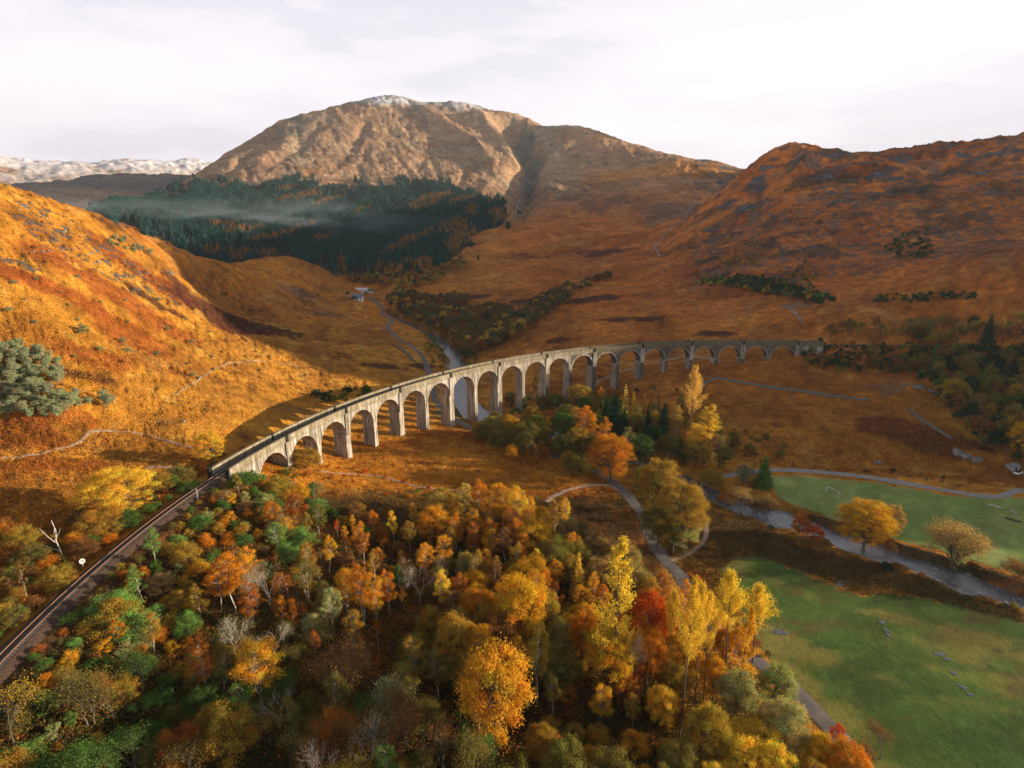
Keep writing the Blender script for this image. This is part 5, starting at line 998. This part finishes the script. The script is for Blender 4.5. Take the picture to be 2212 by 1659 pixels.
wood('hillside_scrub', [(440, 600), (480, 620), (560, 690), (640, 720), (560, 700), (470, 640)], 60, [('olive', 3), ('brown', 2), ('grey-green', 1)], (.3, .6), 'olive scrub along the shaded hollow behind the left hill', 38)
# bracken, heather and brambles on the ground
def cover(name, poly, n, cols, size, label, seed, h=.5, per=7, spread=.6, ymax=None):
    r = np.random.default_rng(seed); xs = [p[0] for p in poly]; ys = [p[1] for p in poly]; t = TM(seed+1)
    X = r.uniform(min(xs), max(xs), n*2); Y = r.uniform(min(ys), max(ys), n*2); k = inpoly(poly, X, Y); X, Y = X[k][:n], Y[k][:n]
    g = np.array([q for q in (ground_at(a, b) for a, b in zip(X, Y)) if q]); x, y = g[:, 0], g[:, 1]
    keep = np.ones(len(x), bool)
    for L, w in ((RD_, 2.6), (RV_, 6.5), (LP_, 1.1), (SD_, 1.4)): keep &= pdist(x, y, L)[0] > w
    tt = np.hypot(x-CX, y-CY)-R; keep &= ~((np.abs(tt) < 3.3) & (x < 0) & (y < 175)); x, y = x[keep], y[keep]
    x = np.repeat(x, per)+r.normal(0, spread, len(x)*per); y = np.repeat(y, per)+r.normal(0, spread, len(y)*per); z = Zt(x, y)+r.uniform(.05, h, len(x))
    pal = np.array([COLS[c[0]] if isinstance(c[0], str) else c[0] for c in cols]); pr = np.array([c[1] for c in cols], float); pr /= pr.sum()
    ci = r.choice(len(cols), len(x)//per+1, p=pr); ci = np.repeat(ci, per)[:len(x)]; sel = fbm(x*.12, y*.12, 3, 2); ci = np.where(sel > .15, (ci+1) % len(cols), ci)
    t.leaves(np.stack([x, y, z], -1), size, None, .4, .6, tint=pal[ci]); o = link(name, t.mesh(name, [M_COVER])); tag(o, label, 'undergrowth', kind='stuff')
M_COVER = M_LEAF
cover('bracken', [(0, 1520), (500, 1050), (700, 1055), (960, 1062), (1180, 1105), (1400, 1290), (1640, 1470), (1800, 1700), (-100, 1700)], 26000, [('rust', 1), ('brown', 2), ('olive', 2), ((.09, .045, .02), 2), ((.06, .085, .028), 5), ((.04, .07, .025), 5)], .34, 'rusty bracken and brambles under the foreground trees', 41, .7)
cover('bracken', [(480, 1010), (700, 940), (900, 900), (1060, 940), (1300, 1020), (1330, 1060), (1200, 1080), (960, 1062), (700, 1055), (510, 1045)], 12000, [('orange', 4), ('gold', 3), ('rust', 3), ((.30, .06, .02), 2)], .30, 'orange bracken and grass tussocks on the slope in front of the arches', 42, .4)
cover('heather', [(1200, 1075), (1400, 1060), (1480, 1060), (1700, 1130), (2000, 1230), (2212, 1320), (2212, 1345), (2000, 1290), (1860, 1285), (1700, 1218), (1600, 1200), (1560, 1230), (1600, 1330), (1520, 1300), (1460, 1215), (1380, 1150)], 13000, [((.20, .09, .03), 2), ((.10, .06, .025), 5), ((.075, .085, .028), 4)], .30, 'brown heather and dead bracken between road and river', 43, .45)
cover('bracken', [(-60, 900), (300, 930), (480, 980), (330, 1110), (0, 1380), (-80, 1400)], 9000, [('orange', 3), ('rust', 3), ('brown', 3), ((.12, .06, .02), 3)], .30, 'rust and orange bracken left of the railway', 44, .4)

cover('grass_tussocks', [(1060, 880), (1300, 790), (1560, 790), (1720, 770), (1980, 800), (2090, 960), (2212, 1030), (2212, 1050), (1700, 1010), (1560, 980), (1480, 960), (1300, 880)], 16000, [((.46, .20, .04), 2), ((.36, .145, .04), 6), ((.27, .10, .03), 4)], .45, 'brown moor grass tussocks on the slope below the far arches', 45, .35, 5, 1.0)
cover('grass_tussocks', [(-60, 640), (200, 640), (420, 700), (600, 770), (860, 800), (900, 800), (620, 880), (480, 980), (300, 930), (-60, 890)], 5500, [((.62, .31, .045), 4), ((.55, .24, .03), 3), ((.66, .38, .08), 3)], .42, 'golden moor grass tussocks on the sunlit left slope', 46, .35, 5, 1.0)

wood('undergrowth_wood', [(1960, 795), (2060, 765), (2300, 775), (2300, 1015), (2200, 1005), (2120, 965), (2060, 905), (2005, 850)], 320, [('olive', 3), ('dark green', 4), ('brown', 2)], (.5, .9), 'dark tangled low growth between the trees of the right-hand wood', 47)
wood('undergrowth_wood', [(1740, 750), (1880, 748), (2290, 760), (2290, 790), (2000, 800), (1900, 812), (1780, 802), (1730, 785)], 300, [('olive', 3), ('dark green', 5), ('brown', 2)], (.35, .65), 'dark scrub covering the railway bank beyond the viaduct', 48)

fill([(880, 690), (930, 700), (985, 745), (1030, 780), (1020, 800), (985, 760), (950, 745), (905, 722)], 34, [('far', 1)], [('olive', 3), ('brown', 2), ('olive-gold', 2), ('dark green', 1)], 4.5, (.7, 1.2), 50)
fill([(60, 1420), (250, 1230), (450, 1050), (520, 1020), (540, 1045), (470, 1080), (290, 1260), (100, 1450)], 46, [('shrub', 1)], [('olive', 3), ('green', 2), ('olive-gold', 2), ('rust', 1)], 2.2, (.4, .8), 51)
# the shrubs that show smallest become one mass; those outside the picture are left out
def drop(t_):
    for c in list(t_['o'].children): bpy.data.objects.remove(c)
    bpy.data.objects.remove(t_['o']); THINGS.remove(t_)
for t_ in [q for q in THINGS if not (-120 < q['X'] < 2330 and 300 < q['Y'] < 1800)]: drop(t_)
for kd_, cap_, nm_, lb_ in ((('shrub',), 285, 'low_shrubs', 'smallest low shrubs scattered among the larger bushes'),):
    L = sorted([q for q in THINGS if q['kind'] in kd_], key=lambda q: -q['s']/max(60, q['o'].location.length))[cap_:]; it = []; cache = {}
    for t_ in L:
        o = t_['o']; c = [k for k in o.children if k.name.startswith('foliage')][0]; me = c.data
        if me.name not in cache:
            n = len(me.vertices); V = np.empty(n*3, np.float32); me.vertices.foreach_get('co', V); F_ = np.empty(len(me.loops), np.int32); me.loops.foreach_get('vertex_index', F_); Cc = np.empty(n*4, np.float32); me.attributes['Col'].data.foreach_get('color', Cc); cache[me.name] = (V.reshape(-1, 3), F_.reshape(-1, 4), Cc.reshape(-1, 4))
        it.append((cache[me.name], *o.location, o.scale[0], o.scale[2], o.rotation_euler[2], np.array(c.color[:3])))
    if it: merge(nm_, it, lb_, 'shrubs', M_LEAF)
    for t_ in L: drop(t_)
# ------------------------------------------------------------------ labels of the plants
LM = [(268, 1060, 'big golden railside tree'), (458, 965, 'golden tree by the parapet end'), (60, 800, 'grey-green pine clump'), (60, 880, 'lower pine belt'), (852, 1140, 'small bright yellow birch'), (948, 1095, 'pale yellow tree'), (640, 1160, 'bright green embankment bushes'),
      (1067, 1520, 'huge golden foreground tree'), (1115, 1320, 'wide golden mid-wood tree'), (566, 1450, 'golden dome with pale trunks'), (1322, 1300, 'tallest yellow poplar'), (1400, 1350, 'scarlet tree'), (1452, 1120, 'olive tree by the path loop'), (1483, 900, 'tall pale riverside poplar'),
      (1329, 900, 'big dark spruce'), (1318, 1000, 'orange roadside oak'), (1860, 1150, 'golden riverbank tree'), (2056, 845, 'oval golden hillside tree'), (1648, 1020, 'green field-corner spruce'), (1668, 1490, 'pale green roadside tree'), (178, 1215, 'round speed sign'), (427, 1068, 'white trackside post'),
      (1900, 738, 'railway beyond the viaduct'), (2185, 1005, 'small grey shed'), (755, 1300, 'row of golden birches'), (842, 1550, 'grey twiggy foreground tree'), (300, 1350, 'bend of the railway'), (1060, 1110, 'orange birch row'), (660, 990, 'second arch'), (1130, 900, 'middle piers'), (2052, 1190, 'bare riverbank tree'), (100, 1560, 'railway at the left edge'),
      (1250, 1170, 'olive willow thicket'), (1200, 1320, 'rust birch'), (210, 540, 'left hill rocks'), (400, 700, 'lit left slope'), (1500, 1600, 'yellow trees at the bottom'), (940, 1250, 'yellow birch top'), (495, 1570, 'yellow-green bottom bush'), (2100, 950, 'right edge woods'), (1350, 1440, 'rust-red thicket'), (850, 960, 'slope before the arches')]
MAIN = {(268, 1118): 'big rounded golden tree standing left of the railway', (458, 1000): 'golden tree behind the near end of the viaduct parapet', (852, 1172): 'small slender bright yellow birch with its trunk showing', (948, 1135): 'pale yellow tree standing out above the birches', (1067, 1650): 'huge dense golden tree at the bottom centre',
        (1115, 1400): 'wide lumpy golden tree in the middle of the wood', (566, 1520): 'golden dome-shaped birch with pale forked trunks at lower left', (1322, 1520): 'tallest yellow poplar with bare trunk above the red trees', (1405, 1420): 'scarlet tree behind the tall yellow poplars', (1452, 1196): 'large olive and gold tree inside the path loop',
        (1483, 985): 'tall pale yellow poplar against the brown slope by the viaduct', (1329, 948): 'broad dark green spruce below the far arches', (1318, 1040): 'orange oak beside the road near the side path', (1860, 1192): 'lone round golden tree on the river bank by the field', (2056, 874): 'oval golden tree on the dark wooded slope at right',
        (1648, 1050): 'green spruce at the corner of the upper field', (1668, 1545): 'pale green tree beside the road at lower right', (2052, 1237): 'wide bare buff tree on the far river bank', (1728, 1154): 'rust-orange bush on the river bank left of the golden tree', (1520, 1003): 'bright yellow poplar just below the tallest riverside poplar', (745, 1525): 'wide brown twiggy tree at lower left centre'}
ORD = ['first', 'second', 'third', 'fourth', 'fifth', 'sixth', 'seventh', 'eighth', 'ninth', 'tenth', 'eleventh', 'twelfth', 'thirteenth', 'fourteenth', 'fifteenth', 'sixteenth']
buck = {}
for t_ in THINGS:
    X, Y = t_['X'], t_['Y']; o = t_['o']; key = None
    for (a, b), l in MAIN.items():
        if t_['hand'] and abs(a-X) < 4 and abs(b-Y) < 6: key = l
    w = WORDS[t_['kind']]
    if key: o['label'] = key; d_ = min(LM, key=lambda q: (q[0]-X)**2+(q[1]-Y)**2)
    else:
        d_ = min(LM, key=lambda q: (q[0]-X)**2+((q[1]-Y)*1.3)**2); dx_, dy_ = X-d_[0], Y-d_[1]; r_ = math.hypot(dx_, dy_)
        rel = ('left of' if dx_ < 0 else 'right of') if abs(dx_) > abs(dy_)*1.1 else ('behind' if dy_ < 0 else 'in front of')
        if r_ < 45: rel = 'just '+rel
        elif r_ > 130: rel = 'well '+rel
        sz = '' if t_['kind'] in ('far', 'birch_young') else ('small ' if t_['s'] < .8 else ('large ' if t_['s'] > 1.2 else ''))
        lab = f"{sz}{t_['c']} {w} {rel} the {d_[2]}"; buck.setdefault(lab, []).append(t_)
    o['category'] = 'shrub' if t_['kind'] in ('shrub', 'sallow') else 'tree'
    o['group'] = {'birch_young': 'birches', 'birch': 'birches', 'broad': 'broadleaf trees', 'sallow': 'willow bushes', 'shrub': 'shrubs', 'poplar': 'poplars', 'spruce': 'spruces', 'larch': 'larches', 'pine': 'pines', 'bare': 'sparse-leaved trees', 'bare_birch': 'bare birches', 'far': 'small trees'}[t_['kind']]+' near the '+d_[2]
for lab, L in buck.items():
    L.sort(key=lambda t_: t_['X']); n = len(L)
    for i, t_ in enumerate(L):
        e = '' if n == 1 else (', leftmost' if i == 0 else (', rightmost' if i == n-1 else f", {ORD[min(i, 15)]} from left"))
        l = lab+e
        if len(l.split()) > 16: l = l.replace(' well ', ' ')
        t_['o']['label'] = l
# ------------------------------------------------------------------ boulders on the left hill
def rockmesh(seed):
    r = np.random.default_rng(seed); bm_ = __import__('bmesh').new(); __import__('bmesh').ops.create_icosphere(bm_, subdivisions=2, radius=1)
    pl = [(sph(r, 1)[0], r.uniform(.45, .8)) for _ in range(9)]
    for v in bm_.verts:
        p = np.array(v.co)
        for n_, d_ in pl:
            k = p@n_
            if k > d_: p = p-n_*(k-d_)
        v.co = p*(1+r.normal()*.03)*[1, .8, .65]
    me = bpy.data.meshes.new('rock'); bm_.to_mesh(me); bm_.free(); me.materials.append(M_ROCK); return me
M_ROCK = flat_mat('lichened_rock', [(.3, (.08, .08, .07)), (.5, (.19, .18, .16)), (.75, (.36, .35, .32))], 1.4, .95, .1)
RM = [rockmesh(i) for i in range(5)]; rs = random.Random(12); RK = []
def rock(X, Y, w, phrase, big=1):
    g = ground_at(X, Y)
    if g is None: return
    z = float(Zt(*g)); d = g[1]*cp-(z-CZ)*sp; s = w/FD*d/2
    o = bpy.data.objects.new('boulder', RM[rs.randrange(5)]); COL.objects.link(o); o.location = (*g, z+s*.1); o.scale = (s, s, s*rs.uniform(.7, 1.1)); o.rotation_euler = (rs.uniform(-.3, .3), rs.uniform(-.3, .3), rs.uniform(0, 6.28)); RK.append((o, X, Y, w, phrase))
for cx, cy, rx, ry, n, ph in [(60, 480, 60, 28, 16, 'crag by the left edge'), (150, 500, 60, 22, 16, 'left hill upper rocks'), (200, 560, 45, 18, 16, 'left hill lower rocks'), (110, 540, 70, 18, 14, 'slope below the left crag'), (375, 590, 30, 9, 10, 'left hill far ledge'), (240, 600, 60, 14, 8, 'slope under the rocky band'),
                               (380, 910, 60, 20, 7, 'left hill path')]:
    for _ in range(n): rock(cx+rs.gauss(0, .5)*rx, cy+rs.gauss(0, .5)*ry, rs.uniform(3.0, 7.5) if rs.random() < .8 else rs.uniform(8, 12), ph)
for X, Y, w, ph in [(430, 815, 12, 'trail'), (1153, 884, 9, 'middle piers'), (1163, 880, 6, 'middle piers'), (1985, 838, 30, 'brown slope below the far abutment'), (2010, 846, 20, 'brown slope below the far abutment'), (1960, 832, 16, 'brown slope below the far abutment'), (2085, 985, 30, 'dark crag above the track'), (2108, 995, 32, 'dark crag above the track'), (2070, 978, 30, 'dark crag above the track'), (1895, 1000, 22, 'bank above the track'), (1640, 1120, 6, 'river bend')]: rock(X, Y, w, ph)
bk = {}
for q_ in RK: bk.setdefault(q_[4], []).append(q_)
for ph, L in bk.items():
    L.sort(key=lambda q_: q_[1])
    for i, q_ in enumerate(L):
        e = '' if len(L) == 1 else ('leftmost' if i == 0 else ('rightmost' if i == len(L)-1 else ORD[min(i, 15)]+' from left'))
        tag(q_[0], f"grey {'large' if q_[3] > 7.5 else 'small'} boulder on the {ph}"+(', '+e if e else ''), 'boulder', 'boulders on the '+ph)
# ------------------------------------------------------------------ dry stone walls
def wall(pts, h, w, label, mat=None, nm='stone_wall'):
    L = wline(pts, 5); seg = np.hypot(*np.diff(L, axis=0).T); s = np.concatenate([[0], np.cumsum(seg)]); q = np.arange(0, s[-1], 1.0); x = np.interp(q, s, L[:, 0]); y = np.interp(q, s, L[:, 1]); dx = np.gradient(x); dy = np.gradient(y); l = np.hypot(dx, dy)+1e-9
    z = Zt(x, y); hh = h*(1+.3*fbm(q*.5, q*0, 3, 1)); V = []
    for a, zz in ((-w, -.4), (-w*.8, 1), (w*.8, 1), (w, -.4)): V.append(np.stack([x-dy/l*a*(1+.3*fbm(q*.7, q*0+a, 2, 2)), y+dx/l*a, z+(hh if zz > 0 else -.4)], -1))
    V = np.stack(V, 1); m_ = len(q); ii = np.arange(m_*4).reshape(m_, 4); F_ = np.stack([ii[:-1, :-1], ii[:-1, 1:], ii[1:, 1:], ii[1:, :-1]], -1).reshape(-1, 4)
    tag(link(nm, np_mesh(nm, V.reshape(-1, 3), F_, [mat or M_ROCK])), label, 'wall')
M_WALLD = flat_mat('mossy_wall_stone', [(.3, (.07, .075, .06)), (.7, (.21, .205, .18))], 1.5, .95, .1)
wall([(1505, 845), (1525, 828), (1547, 818), (1590, 826), (1640, 834), (1690, 842), (1745, 848), (1800, 858), (1880, 866)], 1.2, .6, 'long mossy dry stone wall crossing the brown slope below the far arches', M_WALLD)
wall([(1960, 885), (1993, 910), (2030, 932), (2060, 950)], .9, .6, 'short dry stone wall on the right shoulder of the brown slope', M_WALLD)
wall([(856, 748), (872, 760), (884, 770), (894, 782)], 1.3, .9, 'dark overgrown wall left of the curving estate road', M_WALLD)
# ------------------------------------------------------------------ houses at the head of the road
M_WHITE = flat_mat('whitewashed_wall', [(.3, (.62, .61, .60)), (.7, (.80, .79, .77))], 1); M_SLATE = flat_mat('slate_roof', [(.3, (.13, .14, .16)), (.7, (.22, .23, .25))], 2); M_PINK = flat_mat('pale_roof', [(.3, (.62, .52, .52)), (.7, (.75, .68, .67))], 1); M_GSHED = flat_mat('green_shed_boards', [(.3, (.05, .12, .08)), (.7, (.08, .17, .11))], 1)
M_GLASS, t, b = newmat('window_glass', .1); b.inputs['Base Color'].default_value = (.02, .025, .03, 1)
def bx(mb, x0, x1, y0, y1, z0, z1): mb.hexa([(x0, y0, z0), (x1, y0, z0), (x1, y1, z0), (x0, y1, z0), (x0, y0, z1), (x1, y0, z1), (x1, y1, z1), (x0, y1, z1)])
def house(X, Y, w, d, h, rh, rz, wm, rm, name, label, cat, wins=4, door=True, chim=1):
    g = ground_at(X, Y); z = min(float(Zt(g[0]+a, g[1]+b_)) for a in (-w/2, w/2) for b_ in (-d/2, d/2)); o = empty(name, (*g, z), rz); tag(o, label, cat)
    mb = MB(); bx(mb, -w/2, w/2, -d/2, d/2, -1.5, h); n = len(mb.V); mb.V += [(-w/2, -d/2, h), (-w/2, d/2, h), (-w/2, 0, h+rh), (w/2, -d/2, h), (w/2, d/2, h), (w/2, 0, h+rh)]; mb.F += [(n, n+2, n+1), (n+3, n+4, n+5)]; mb.build('wall', wm, o)
    mb = MB(); e = .35; ex = w/2+.3
    for sg_ in (-1, 1):
        y0, z0 = sg_*(d/2+e), h-e*rh/(d/2)+.05; n = len(mb.V); mb.V += [(-ex, y0, z0), (ex, y0, z0), (ex, 0, h+rh+.06), (-ex, 0, h+rh+.06), (-ex, y0, z0+.2), (ex, y0, z0+.2), (ex, 0, h+rh+.26), (-ex, 0, h+rh+.26)]
        mb.F += [(n, n+1, n+2, n+3), (n+4, n+7, n+6, n+5), (n, n+4, n+5, n+1), (n, n+3, n+7, n+4), (n+1, n+5, n+6, n+2)]
    rf = mb.build('roof', rm, o)
    for i in range(chim): mb = MB(); sx_ = (-1 if i else 1)*(w/2-.7); bx(mb, sx_-.5, sx_+.5, -.4, .4, h+rh-.6, h+rh+1.1); mb.build('chimney', wm, rf)
    for i in range(wins):
        xw = -w/2+w*(i+.7)/(wins+.4)
        for sy in (-1,): mb = MB(); bx(mb, xw-.5, xw+.5, -d/2-.06, -d/2+.02, h*.40, h*.82); mb.build('window', M_GLASS, o)
    if door: mb = MB(); bx(mb, w*.02-.45, w*.02+.45, -d/2-.07, -d/2+.02, 0, 2.0); mb.build('door', M_DARK, o)
house(772, 648, 13, 8, 5.0, 3.8, .1, M_WHITE, M_SLATE, 'cottage', 'white cottage with grey slate roof nearest the end of the estate road', 'house', 4, True, 2)
house(782, 630, 17, 7, 3.8, 2.6, -.15, M_WHITE, M_PINK, 'farmhouse', 'long low white house with pale roof behind the slate-roofed cottage', 'house', 5, True, 1)
house(800, 632, 8, 6, 3.4, 2.0, .2, M_WHITE, M_GSHED, 'outbuilding', 'small outbuilding with dark green roof right of the houses', 'shed', 2, True, 0)
house(2186, 1014, 3.2, 3, 2.3, .7, .2, flat_mat('grey_boards', [(.3, (.25, .26, .28)), (.7, (.38, .39, .41))], 2), M_SLATE, 'shed', 'small pale grey shed among dark trees at the right edge', 'shed', 1, True, 0)
for X, Y, w_, c_ in [(765, 652, 16, 'dark green'), (752, 640, 14, 'dark green'), (752, 650, 14, 'gold'), (812, 636, 14, 'rust'), (790, 640, 14, 'olive'), (742, 648, 12, 'olive-gold')]: 
    n0 = len(THINGS); T('far', X, Y-w_*.9, w_, Y, c_)
    if len(THINGS) > n0: tag(THINGS[-1]['o'], f"{c_} tree {'left of' if X < 770 else 'right of'} the white cottages{', nearest the camera' if Y > 648 else ''}", 'tree', 'trees round the cottages')
# ------------------------------------------------------------------ speed sign, marker post, goal, logs, parked car
M_METAL = flat_mat('galvanised_metal', [(.3, (.40, .40, .40)), (.7, (.56, .56, .56))], 3, .5); M_SIGN = flat_mat('white_sign_face', [(.3, (.78, .78, .77)), (.7, (.84, .84, .83))], 3, .4); M_BLACK, t, b = newmat('black_paint', .5); b.inputs['Base Color'].default_value = (.015, .015, .015, 1)
g = ground_at(181, 1228); z = float(Zt(*g)); sg_o = empty('speed_sign', (*g, z), math.atan2(g[0], -g[1])*0+math.atan2(-g[0], g[1])*-1*-1); tag(sg_o, 'round white sign reading 25 on a post left of the railway', 'sign')
def cyl(r_, a0, a1, n=28):
    mb = MB(); mb.V = [(r_*math.cos(6.2832*i/n), a0, r_*math.sin(6.2832*i/n)) for i in range(n)]+[(r_*math.cos(6.2832*i/n), a1, r_*math.sin(6.2832*i/n)) for i in range(n)]
    mb.F = [tuple(range(n)), tuple(range(2*n-1, n-1, -1))]+[(i, i+n, (i+1) % n+n, (i+1) % n) for i in range(n)]; return mb
dd = math.hypot(*g); SR_ = 5.6/FD*(g[1]*cp-(z-CZ)*sp); PH = SR_*2.6
mb = MB(); bx(mb, -.06, .06, -.06, .06, -.5, PH+.2); mb.build('post', M_METAL, sg_o)
fc = cyl(SR_, -.12, -.065).build('sign_face', M_SIGN, sg_o); fc.location = (0, 0, PH+SR_*.6); fc.rotation_euler[0] = -.35
rg = MB()
for i in range(28):
    a0, a1 = 6.2832*i/28, 6.2832*(i+1)/28; f_ = lambda r_, a, y: (r_*math.cos(a), y, r_*math.sin(a)); rg.hexa([f_(SR_*.86, a0, -.122), f_(SR_*.86, a1, -.122), f_(SR_, a1, -.122), f_(SR_, a0, -.122), f_(SR_*.86, a0, -.14), f_(SR_*.86, a1, -.14), f_(SR_, a1, -.14), f_(SR_, a0, -.14)])
rg.build('rim', M_METAL, fc)
cu = bpy.data.curves.new('number', 'FONT'); cu.body = '25'; cu.size = SR_*1.25; cu.align_x = 'CENTER'; cu.align_y = 'CENTER'; cu.extrude = .01; cu.offset = .012; cu.materials.append(M_BLACK)
tmp_ = bpy.data.objects.new('number', cu); tx_ = bpy.data.objects.new('number', bpy.data.meshes.new_from_object(tmp_)); bpy.data.objects.remove(tmp_); COL.objects.link(tx_); tx_.parent = fc; tx_.location = (0, -.14, 0); tx_.rotation_euler = (math.pi/2, 0, 0)
g = ground_at(428, 1082); z = float(Zt(*g)); po = empty('marker_post', (*g, z)); tag(po, 'tall white striped marker post on the bank right of the railway', 'post')
for dx_ in (-.09, .09): mb = MB(); bx(mb, dx_-.03, dx_+.03, -.03, .03, -.4, 3.6); mb.build('leg', M_SIGN, po)
for i in range(7): mb = MB(); bx(mb, -.055, .055, -.02, .02, .4+i*.45, .52+i*.45); mb.build('rung', M_SIGN, po)
g = ground_at(1797, 1068); z = float(Zt(*g)); go = empty('goal_frame', (*g, z), -1.0); tag(go, 'white football goal frame standing in the upper field', 'goal')
for a, nm in (((-2.4, -2.28, -.06, .06, -.2, 2.3), 'goalpost'), ((2.28, 2.4, -.06, .06, -.2, 2.3), 'goalpost'), ((-2.4, 2.4, -.06, .06, 2.303, 2.43), 'crossbar')): mb = MB(); bx(mb, *a); mb.build(nm, M_SIGN, go)
for sx_ in (-2.34, 2.34):
    mb = MB(); mb.hexa([(sx_-.04, .07, 2.2), (sx_+.04, .07, 2.2), (sx_+.04, 1.5, 0), (sx_-.04, 1.5, 0), (sx_-.04, .07, 2.29), (sx_+.04, .07, 2.29), (sx_+.04, 1.6, 0), (sx_-.04, 1.6, 0)]); mb.build('stay', M_SIGN, go)
def logm(X0, Y0, X1, Y1, r_, mat, nm, label, cat):
    a = ground_at(X0, Y0); b_ = ground_at(X1, Y1); za, zb_ = float(Zt(*a)), float(Zt(*b_)); t = TM(3); q = np.linspace(0, 1, 9)[:, None]; p = np.array([*a, za+r_*.7])*(1-q)+np.array([*b_, zb_+r_*.7])*q+t.r.normal(size=(9, 3))*[.2, .2, .05]; t.tube(p, r_*(1-.3*q[:, 0]), 6); tag(link(nm, t.mesh(nm, [mat])), label, cat)
logm(2130, 1089, 2168, 1100, .35, M_PALEB, 'log', 'pale fallen log lying along the top edge of the upper field', 'log')
logm(2180, 1103, 2200, 1112, .4, M_PALEB, 'log', 'short pale log right of the longer pale log', 'log')
logm(2168, 1118, 2208, 1130, .35, M_BARK, 'log', 'dark log in the grass below the pale logs', 'log')
# dead white tree beside the line
g = ground_at(140, 1212); z = float(Zt(*g)); t = TM(9); d_ = (g[1]*cp-(z-CZ)*sp)/FD
def P3(X, Y): k = (X-140)*d_; return (k, 0, (1212-Y)*d_*1.12)
for pts, r0 in (([(140, 1216), (134, 1190), (128, 1170), (131, 1150), (125, 1128)], .17), ([(129, 1172), (118, 1160), (110, 1148), (106, 1140)], .09), ([(131, 1152), (134, 1140), (129, 1130)], .07), ([(134, 1190), (118, 1186), (100, 1180), (88, 1179)], .06), ([(112, 1150), (104, 1150), (100, 1146)], .06), ([(128, 1168), (136, 1156), (140, 1146)], .06)):
    p = np.array([P3(*q) for q in pts]); p[:, 1] = np.linspace(0, 1, len(p))*t.r.uniform(-1, 1); t.tube(p, np.linspace(r0, r0*.3, len(p)), 6)
o = link('dead_tree', t.mesh('dead_tree', [M_PALEB])); o.location = (*g, z); tag(o, 'bleached dead tree without leaves left of the railway', 'tree')
# parked car by the shed
g = ground_at(2199, 1024); z = float(Zt(*g))+.15; co = empty('parked_car', (*g, z), .5); tag(co, 'white car parked by the shed at the right edge', 'car')
mb = MB(); mb.hexa([(-2.1, -.85, .3), (2.1, -.85, .3), (2.1, .85, .3), (-2.1, .85, .3), (-2.05, -.82, .95), (1.95, -.82, .85), (1.95, .82, .85), (-2.05, .82, .95)]); mb.build('body', M_SIGN, co)
mb = MB(); mb.hexa([(-1.7, -.75, .953), (1.0, -.75, .9), (1.0, .75, .9), (-1.7, .75, .953), (-1.3, -.62, 1.45), (.3, -.62, 1.45), (.3, .62, 1.45), (-1.3, .62, 1.45)]); mb.build('cabin', M_GLASS, co)
for sx_ in (-1.3, 1.3):
    for sy in (-.86, .70): w_ = cyl(.32, sy, sy+.16, 14).build('wheel', M_BLACK, co); w_.location = (sx_, 0, .32)
# ------------------------------------------------------------------ air: haze over the whole place and a bank of mist at the forest
def volbox(name, lo, hi, dens, color, label, noisy=None):
    mb = MB(); bx(mb, lo[0], hi[0], lo[1], hi[1], lo[2], hi[2]); m = bpy.data.materials.new(name); m.use_nodes = True; t = m.node_tree; t.nodes.clear(); o_ = N(t, 'ShaderNodeOutputMaterial'); v = N(t, 'ShaderNodeVolumePrincipled')
    v.inputs['Density'].default_value = dens; v.inputs['Color'].default_value = (*color, 1); v.inputs['Anisotropy'].default_value = .2; t.links.new(v.outputs[0], o_.inputs['Volume'])
    if noisy: noisy(t, v)
    o = mb.build(name, m); tag(o, label, 'haze', kind='stuff'); return o
volbox('haze', (-11900, -4000, -900), (11500, 11900, 1350), 3.6e-5, (.86, .93, 1.0), 'thin pale air haze over the whole glen')

def mist(t, v):
    n = noise(t, .0055, 6, .62, objvec(t, .7, 1, 3.0)); g = N(t, 'ShaderNodeNewGeometry'); sx = N(t, 'ShaderNodeSeparateXYZ'); t.links.new(g.outputs['Position'], sx.inputs[0])
    def fade(o_, lo, a, b_, hi): return math_(t, 'MULTIPLY', ramp1(t, o_, lo, a), ramp1(t, o_, hi, b_))
    f = math_(t, 'MULTIPLY', math_(t, 'MULTIPLY', fade(sx.outputs[0], -1250, -950, -500, -150), fade(sx.outputs[1], 1120, 1220, 1500, 1680)), fade(sx.outputs[2], 85, 105, 115, 175))
    k = math_(t, 'MULTIPLY', math_(t, 'SUBTRACT', n, .525), 9, True); t.links.new(math_(t, 'MULTIPLY', math_(t, 'MULTIPLY', k, f), .0042), v.inputs['Density'])
def ramp1(t, o_, a, b_):
    m = N(t, 'ShaderNodeMapRange'); m.clamp = True; m.inputs[1].default_value = a; m.inputs[2].default_value = b_; t.links.new(o_, m.inputs[0]); return m.outputs[0]
volbox('mist', (-1260, 1110, 60), (-140, 1700, 185), 0.0, (.84, .92, 1.0), 'low band of morning mist lying on the conifer plantation', mist)
S.cycles.volume_step_rate = 1.0; S.cycles.volume_max_steps = 64
